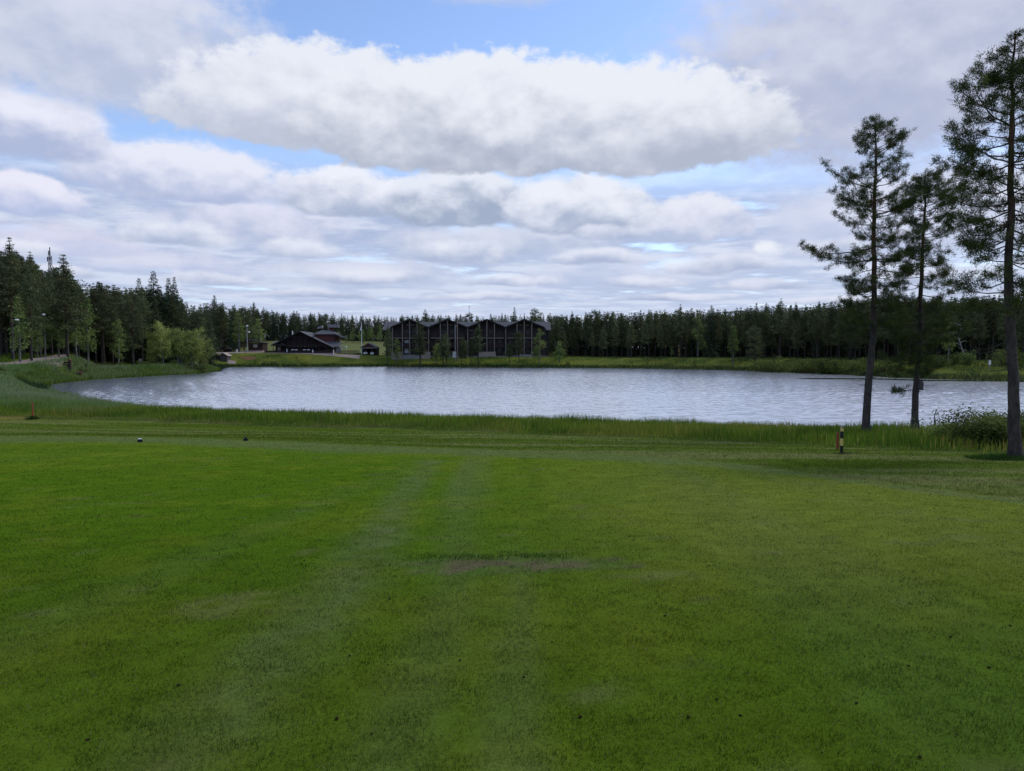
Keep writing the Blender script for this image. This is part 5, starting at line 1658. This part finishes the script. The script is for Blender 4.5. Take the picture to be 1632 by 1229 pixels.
for px in (576.2, 599.4): MB().box(sx(px) - .08, sx(px) + .08, .3, 5.4, -.3, sz(555)).build('side_wall', m_brown, shed)


def golf_cart(px, lab):
    o = thing('golf_cart', lab, 'golf cart', (X_of(px, Ys_), Ys_ + 1.4, gz(X_of(px, Ys_), Ys_ + 1.4)), 0, 'golf carts in the shed')
    b_ = MB(); b_.prism([(-1.1, .35), (1.0, .35), (1.05, .8), (.3, .85), (.2, .55), (-.55, .55), (-.75, .95), (-1.12, .80)], 'x', -.6, .6); b_.build('body', m_white, o)
    MB().box(-.55, .55, .25, .75, .86, 1.0).build('seat', m_trim, o); MB().box(-.55, .55, .72, .84, 1.003, 1.4).build('backrest', m_trim, o)
    MB().box(-.62, .62, -.75, .95, 1.85, 1.93).build('roof', m_black, o, bevel=.02)
    for sx_ in (-.56, .56):
        for y_, z_ in ((-.68, .9), (.88, .8)): MB().bar((sx_, y_, z_), (sx_, y_, 1.85), .025, n=6).build('roof_post', m_black, o)
        for y_ in (-.75, .65): MB().bar((sx_ - .1, y_, .23), (sx_ + .1, y_, .23), .23, n=14).build('wheel', m_black, o)
    MB().box(-.45, .45, -.72, -.70, 1.0, 1.7).build('windscreen', m_glass, o)


golf_cart(581.5, 'left white golf cart parked in the open shed')
golf_cart(592.5, 'right white golf cart parked in the open shed')
# picket fence from club house to shed
Yp = 251.0
x0, x1 = X_of(541, Yp), X_of(573, Yp)
pf = thing('picket_fence', 'brown picket fence between the club house and the open shed', 'fence', ((x0 + x1) / 2, Yp, gz((x0 + x1) / 2, Yp)))
k_ = MB(); hw = (x1 - x0) / 2
for q in np.arange(-hw, hw, .32): k_.box(q - .06, q + .06, -.03, .03, -.3, 1.35)
k_.build('pickets', m_balc, pf)
k_ = MB(); k_.box(-hw, hw, .033, .09, .3, .42); k_.box(-hw, hw, .033, .09, .95, 1.07); k_.build('rails', m_balc, pf)
# green and white kiosk canopy behind the fence
g = on_ground(548.5, 254)
o = thing('garden_canopy', 'small pale green canopy behind the picket fence', 'canopy', g)
MB().prism([(-.95, 2.25), (.95, 2.25), (.75, 2.6), (-.75, 2.6)], 'y', -.8, .8).build('roof', principled('mint_cloth', (0.36, 0.55, 0.42), 0.7)[0], o)
for sx_ in (-.85, .85):
    for sy_ in (-.7, .7): MB().bar((sx_, sy_, -.2), (sx_, sy_, 2.25), .045, n=6).build('leg', m_white, o)

# ------------------------------------------------------------------ hut on the shore, cabin, benches left of the club house
def gable_hut(name, label, cat, px0, px1, Y, ytop, yeave, wall_m, depth, door=True):
    xm = X_of((px0 + px1) / 2, Y); g = gz(xm, Y)
    o = thing(name, label, cat, (xm, Y, g)); hw = (X_of(px1, Y) - X_of(px0, Y)) / 2
    zt = float(at(816, ytop, Y)[2]) - g; ze = float(at(816, yeave, Y)[2]) - g
    return o, hw, zt, ze


o, hw, zt, ze = gable_hut('shore_hut', 'small dark grey boat hut at the water right of the willows', 'hut', 338, 362, 236.5, 562, 566.5, m_grey_wood, 3)
MB().prism([(.25, -.5), (hw * .96, -.5), (hw * .96, ze), (hw * .45, zt - .2), (.0, ze)], 'y', 0, 3.2).build('wall', m_grey_wood, o)
MB().box(-hw * .96, -.003, .3, 3.1, -.5, ze - .05).build('side_wall', m_brown, o)
rf = MB(); rf.prism([(hw * .45, zt), (hw * 1.12, ze - .1), (hw * 1.12, ze - .25), (hw * .45, zt - .18)], 'y', -.35, 3.5); rf.prism([(hw * .45, zt), (-.1, ze + .02), (-.1, ze - .14), (hw * .45, zt - .18)], 'y', -.354, 3.504)
rf.prism([(-.05, ze + .25), (-hw * 1.1, ze + .02), (-hw * 1.1, ze - .12), (-.05, ze + .1)], 'y', .0, 3.4); rf.build('roof', m_fence, o)
MB().box(.55, hw * .8, -.05, -.003, -.2, ze - .1).build('door', m_grey_wood, o)

o, hw, zt, ze = gable_hut('cabin', 'low dark red cabin behind the lamp post left of the club house', 'cabin', 396, 419, 262, 543, 547, m_red, 5)
MB().box(-hw, hw, 0, 5, -.4, ze).build('wall', plank_mat('cabin_boards', (0.026, 0.015, 0.014), (0.045, 0.023, 0.022)), o)
rf = MB(); rf.prism([(-hw * 1.25, zt + .35), (hw * 1.12, ze - .1), (hw * 1.12, ze + .12), (-hw * 1.25, zt + .55)], 'y', -.7, 5.5); rf.build('roof', m_trim, o)
MB().box(-.75, .65, -.05, -.003, ze - 1.55, ze - .45).build('window', m_fence, o)
for q in (.55, 1.6): MB().bar((q, 1, ze - .3), (q + (-.0 if q > 1 else -.9), 1, ze + 1.7 if q > 1 else ze + .9), .07, n=6).build('flue', m_metal, o)
st = thing('stone_steps', 'low pale terrace step in front of the dark red cabin', 'steps', (X_of(405, 254), 254, gz(X_of(405, 254), 254)))
MB().box(-3.3, 3.0, -.5, 1.2, -.4, .45).build('lower_step', m_fence, st); MB().box(-1.5, 2.9, 0, 1.25, .453, .85).build('upper_step', m_red, st)
g = on_ground(361, 259)
o = thing('lean_to_shelter', 'low dark lean-to shelter among the pines left of the cabin', 'shelter', g)
MB().prism([(-1.9, 1.2), (0, 2.3), (1.9, 1.2), (1.9, 1.05), (0, 2.12), (-1.9, 1.05)], 'y', -1.4, 1.4).build('roof', m_trim, o)
MB().box(-1.5, 1.5, 1.0, 1.15, -.2, 1.2).build('back_wall', m_balc, o)
for q in (-1.6, 1.6): MB().box(q - .1, q + .1, -1.2, -1.0, -.2, 1.2).build('post', m_balc, o)

# lamp post with a pair of floodlights
o, h = pole_thing('lamp_post', 'tall post with two white floodlights in front of the paired birches', 'lamp post', 394.3, 252, 520, .11, .08, m_metal)
for q, zq in ((.15, .1), (.75, -2.0)):
    MB().bar((0, 0, h + zq - .15), (q, -.2, h + zq), .05, n=6).build('bracket', m_metal, o)
    MB().lathe([(.10, .25), (.34, .12), (.38, -.12), (.30, -.2)], (q, -.25, h + zq), 12).build('floodlight', m_lampglass, o)
# plain posts along the track
for px, Y, hh, lab in ((377.5, 254, 1.15, 'white post beside the gravel yard under the left paired birch'), (1086, 0, 0, '')):
    if Y:
        g = on_ground(px, Y); o = thing('marker_post', lab, 'post', g)
        MB().box(-.22, .22, -.12, .12, -.2, hh).build('post_body', m_white, o, bevel=.03); MB().box(-.25, .25, -.15, .15, hh + .003, hh + .06).build('post_cap', m_concrete, o)

# ------------------------------------------------------------------ left: lattice mast, road lamps, barrier, signs
g = on_ground(84, 170); h = float(at(84, 394, 170)[2]) - g[2]
o = thing('lattice_mast', 'grey lattice telecom mast rising above the left wood', 'mast', g)
lm = MB(); cs = [(-.36, -.36), (.36, -.36), (.36, .36), (-.36, .36)]
for a_ in cs: lm.bar((a_[0], a_[1], -.3), (a_[0] * .7, a_[1] * .7, h - 2), .06, n=5)
zz = 0.0; k = 0
while zz < h - 3:
    for i in range(4):
        a_, c_ = cs[i], cs[(i + 1) % 4]; s0 = 1 - .3 * zz / h; s1 = 1 - .3 * (zz + 1.2) / h
        lm.bar((a_[0] * s0, a_[1] * s0, zz), (c_[0] * s1, c_[1] * s1, zz + 1.2), .035, n=4); lm.bar((a_[0] * s0, a_[1] * s0, zz), (c_[0] * s0, c_[1] * s0, zz), .03, n=4)
    zz += 1.2
lm.build('lattice', m_grey_wood, o)
MB().bar((0, 0, h - 3), (0, 0, h), .16, .10).build('spike', m_grey_wood, o)
for q, zq in ((-.5, h - 2.6), (.5, h - 2.4), (.0, h - 1.2)):
    MB().box(q * .6 - .09, q * .6 + .09, -.5, -.40, zq - .7, zq + .3).build('antenna_panel', m_grey_wood, o)
for px, Y, yl, lab in ((28.5, 121, 510, 'leftmost white globed road lamp in front of the dark wood'), (71, 131, 501.5, 'road lamp with small white globe left of the broad pine'), (123.5, 150, 507, 'road lamp right of the broad pine, upper of the close pair'), (132, 146, 510, 'road lamp, lower right one of the close pair by the tall birch'), (145, 156, 519.5, 'rightmost and lowest white road lamp beside dark pines'), (313, 240, 488, 'far road lamp globe just above the right willows')):
    g = on_ground(px, Y); h = float(at(px, yl, Y)[2]) - g[2]
    o = thing('street_lamp', lab, 'street lamp', g, 0, 'road lamps along the left wood')
    MB().bar((-.7, 0, -.2), (-.7, 0, h), .05, .035, 8).build('pole', m_grey_wood, o)
    MB().bar((-.7, 0, h), (0, 0, h + .12), .035, n=6).build('arm', m_metal, o)
    MB().lathe([(.06, .16), (.26, .10), (.30, 0), (.22, -.12), (.05, -.15)], (0, 0, h), 12).build('lamp_head', m_lampglass, o)
Yr_ = 128.0
g = on_ground(111, Yr_)
o = thing('gate_post', 'stout brown wooden post at the end of the dirt road', 'post', g)
MB().box(-.17, .17, -.17, .17, -.3, 1.85).build('post_body', m_balc, o, bevel=.02); MB().prism([(-.32, 1.853), (.32, 1.853), (0, 2.15)], 'y', -.28, .28).build('post_cap', m_rust, o)
g = on_ground(121, Yr_ + 1)
o = thing('log_barrier', 'long rust red log lying beside the brown gate post', 'log', g, .05)
MB().bar((-.9, 0, .22), (.95, 0, .22), .22, .20, 12).build('log', m_rust, o); MB().box(-.7, -.5, -.3, .3, -.1, .06).build('bearer', m_balc, o); MB().box(.5, .7, -.3, .3, -.1, .06).build('bearer', m_balc, o)
g = on_ground(104, Yr_)
o = thing('wooden_bench', 'small dark wooden bench left of the brown gate post', 'bench', g)
MB().box(-.45, .45, -.2, .2, .42, .50).build('seat', m_balc, o)
for q in (-.35, .35): MB().box(q - .05, q + .05, -.16, .16, -.1, .417).build('leg', m_balc, o)
MB().box(-.45, .45, .16, .20, .60, .85).build('backrest', m_balc, o)
for q in (-.38, .38): MB().box(q - .04, q + .04, .203, .25, -.1, .86).build('back_post', m_balc, o)
g = on_ground(137, Yr_ + 6)
o = thing('short_post', 'short black post right of the rust red log', 'post', g)
MB().box(-.11, .11, -.11, .11, -.2, .85).build('post_body', m_black, o, bevel=.01); MB().box(-.13, .13, -.13, .13, .853, .90).build('post_cap', m_black, o)
g = on_ground(223, 158)
o = thing('board_sign', 'small grey board sign on two posts in front of dark pines', 'sign', g)
MB().box(-.32, .32, -.04, 0, 1.15, 1.95).build('board', m_concrete, o)
for q in (-.28, .28): MB().box(q - .05, q + .05, .003, .09, -.2, 2.0).build('post', m_balc, o)
g = on_ground(186, 148)
o = thing('marker_stake', 'short white stake at the foot of the slim young birch', 'stake', g)
MB().box(-.06, .06, -.06, .06, -.2, .8).build('stake_body', m_white, o); MB().box(-.075, .075, -.075, .075, .803, .86).build('stake_cap', m_metal, o)
# white sign on the right shore
g = on_ground(1578, 133.5)
o = thing('small_sign', 'small white sign on a post among saplings on the right shore', 'sign', g)
zt = float(at(1578, 578, 133.5)[2]) - g[2]
MB().box(-.2, .2, -.03, 0, zt - .42, zt + .42).build('sign_plate', m_white, o, bevel=.01); MB().bar((0, .035, -.2), (0, .035, zt + .3), .035, n=8).build('post', m_metal, o)
for px, lab in ((1201, 'left one of two small white stakes on the far right meadow'), (1210, 'right one of two small white stakes on the far right meadow')):
    g = on_ground(px, 183); o = thing('marker_stake', lab, 'stake', g, 0, 'white stakes on the right meadow')
    MB().box(-.06, .06, -.06, .06, -.2, .75).build('stake_body', m_white, o); MB().box(-.075, .075, -.075, .075, .753, .80).build('stake_cap', m_white, o)

# ------------------------------------------------------------------ golf markers near the lawn edge
g = on_ground(1344.5, 23.4); H_ = float(at(1344, 682, 23.4)[2]) - g[2]
o = thing('distance_post', 'yellow and black banded post standing on the lawn by the bank grass', 'post', g)
s_ = .038
for k, (z0, z1, m) in enumerate(((-.15, .24, m_black), (.24, .47, m_yellow), (.47, .70, m_black), (.70, H_, m_yellow))):
    MB().box(-s_, s_, -s_, s_, z0 + .001, z1 - .001).build('band', m, o)
tp = MB(); tp.prism([(-s_ - .012, H_), (s_ + .012, H_), (0, H_ + .045)], 'y', -s_ - .012, s_ + .012); tp.build('post_cap', m_post, o)
g = on_ground(1338, 25.2)
o = thing('hazard_stake', 'short red stake in the grass right behind the banded post', 'stake', g)
zt = float(at(1338, 688.5, 25.2)[2]) - g[2]
MB().box(-.032, .032, -.032, .032, -.15, zt - .05).build('stake_body', m_redst, o); tp = MB(); tp.prism([(-.032, zt - .049), (.032, zt - .049), (0, zt)], 'y', -.032, .032); tp.build('stake_tip', m_redst, o)
g = on_ground(49, 48.6); zt = float(at(49, 641, 48.6)[2]) - g[2]
o = thing('hazard_stake', 'lone red stake at the lawn edge on the far left', 'stake', g)
MB().box(-.032, .032, -.032, .032, -.15, zt - .06).build('stake_body', m_redst, o); tp = MB(); tp.prism([(-.032, zt - .059), (.032, zt - .059), (0, zt)], 'y', -.032, .032); tp.build('stake_tip', m_redst, o)
n = 500; rr = np.abs(R.normal(0, .22, n)); aa = R.uniform(0, 6.28, n)
Xg = g[0] + rr * np.cos(aa); Yg = g[1] + rr * np.sin(aa)
tag(blades('grass_tuft', Xg, Yg, land(Xg, Yg), R.uniform(.08, .3, n), R.uniform(.015, .03, n), np.ones((n, 3)) * np.array([.035, .07, .015]) * R.uniform(.7, 1.3, (n, 1)), .35), kind='stuff')
p2 = lawn_at(1344.5, 724); n = 260; rr = np.abs(R.normal(0, .12, n)); aa = R.uniform(0, 6.28, n)
Xg = p2[0] + rr * np.cos(aa) * 1.6; Yg = p2[1] + rr * np.sin(aa)
tag(blades('grass_tuft', Xg, Yg, land(Xg, Yg), R.uniform(.03, .09, n), R.uniform(.01, .02, n), np.ones((n, 3)) * np.array([.05, .06, .025]) * R.uniform(.7, 1.3, (n, 1)), .5), kind='stuff')
# tee markers
for px, py, top, lab in ((223, 705, m_white, 'black tee marker with white top on the far lawn'), (391.5, 702.5, m_black, 'all black tee marker on the far lawn')):
    q = lawn_at(px, py); z = gz(q[0], q[1])
    o = thing('tee_marker', lab, 'tee marker', (q[0], q[1], z), .5, 'tee markers on the lawn')
    MB().prism([(-.09, 0), (.09, 0), (.10, .07), (.06, .12), (-.06, .12), (-.10, .07)], 'y', -.07, .07).build('body', m_black, o, bevel=.008)
    MB().prism([(-.075, .123), (.075, .123), (.035, .155), (-.055, .155)] if top is m_white else [(-.05, .123), (.05, .123), (.02, .17), (-.02, .17)], 'y', -.06, .06).build('cap', top, o, bevel=.004)
# small dark lumps lying about on the turf
me = None
m_lump, _, _ = principled('dark_earth', (0.022, 0.019, 0.010), 1.0, 0.0)
rl_ = np.random.default_rng(77)
bmx = bmesh.new(); bmesh.ops.create_icosphere(bmx, subdivisions=2, radius=.5)
for v in bmx.verts: v.co *= 1 + .35 * (vnoise(v.co.x * 3 + 9, v.co.y * 3 + v.co.z * 5, 7) - .5)
for v in bmx.verts: v.co.z = max(v.co.z * .7, -.25)
me = bpy.data.meshes.new('earth_lump'); bmx.to_mesh(me); bmx.free(); me.materials.append(m_lump)
spots = [(1010, 862), (1211, 982), (1046, 965), (1130, 905), (1352, 1037), (1448, 1066), (1490, 1016), (1515, 1016), (1143, 1115), (1097, 1142), (1365, 1120), (1365, 1120.5), (1525, 1175), (1550, 1145), (1310, 1202), (1336, 1205), (1466, 1208), (1576, 1063), (70, 747), (485, 893), (574, 910), (65, 895), (195, 974), (381, 1047), (400, 1093), (537, 1145), (592, 1167), (733, 1052), (749, 1104), (500, 1208), (557, 1045), (621, 956), (782, 956), (880, 1022), (158, 822), (140, 1187), (186, 760), (1250, 820), (1060, 985), (1400, 995), (925, 1140), (835, 1080), (1180, 1140), (478, 816), (285, 1096), (1610, 1000)]
for i, (px, py) in enumerate(spots):
    q = lawn_at(px, py); z = gz(q[0], q[1])
    o = bpy.data.objects.new('earth_lump', me); COL.objects.link(o)
    s = rl_.uniform(.008, .018) * (1 + .04 * q[1]); o.location = (q[0], q[1], z + s * .12 + .006); o.scale = (s * 1.25, s, s * .8); o.rotation_euler = (0, 0, rl_.uniform(0, 6.3))
    tag(o, 'small dark lump lying on the short mown turf', 'lump', 'dark lumps scattered over the lawn')

# ------------------------------------------------------------------ dirt road and gravel yards
drape('dirt_road', *WAYS['road'], m_dirt, .06, 90, 10)
m_gravel, nt, b = principled('pale_gravel', rough=0.95, spec=0.1); E.nt = nt
p = geo_pos(nt); n1 = enoise(p, 0.5, 5.0, 0.6)
nt.links.new(emixc(n1, (0.20, 0.168, 0.14), (0.30, 0.255, 0.22)), b.inputs['Base Color'])
drape('gravel_yard', *WAYS['yard'], m_gravel, .08, 40, 8)
drape('gravel_path', *WAYS['path'], m_gravel, .08, 50, 6)
drape('gravel_path', *WAYS['hut_path'], m_gravel, .08, 12, 5)
drape('gravel_path', *WAYS['lodge_path'], m_gravel, .08, 24, 4)
m_redearth, nt, b = principled('red_earth', rough=1.0, spec=0.0); E.nt = nt
n1 = enoise(geo_pos(nt), 1.1, 5.0, 0.65)
nt.links.new(emixc(estep(0.38, 0.62, n1), (0.085, 0.085, 0.028), (0.175, 0.085, 0.055)), b.inputs['Base Color'])
drape('bare_bank', *WAYS['bare'], m_redearth, .08, 16, 5)
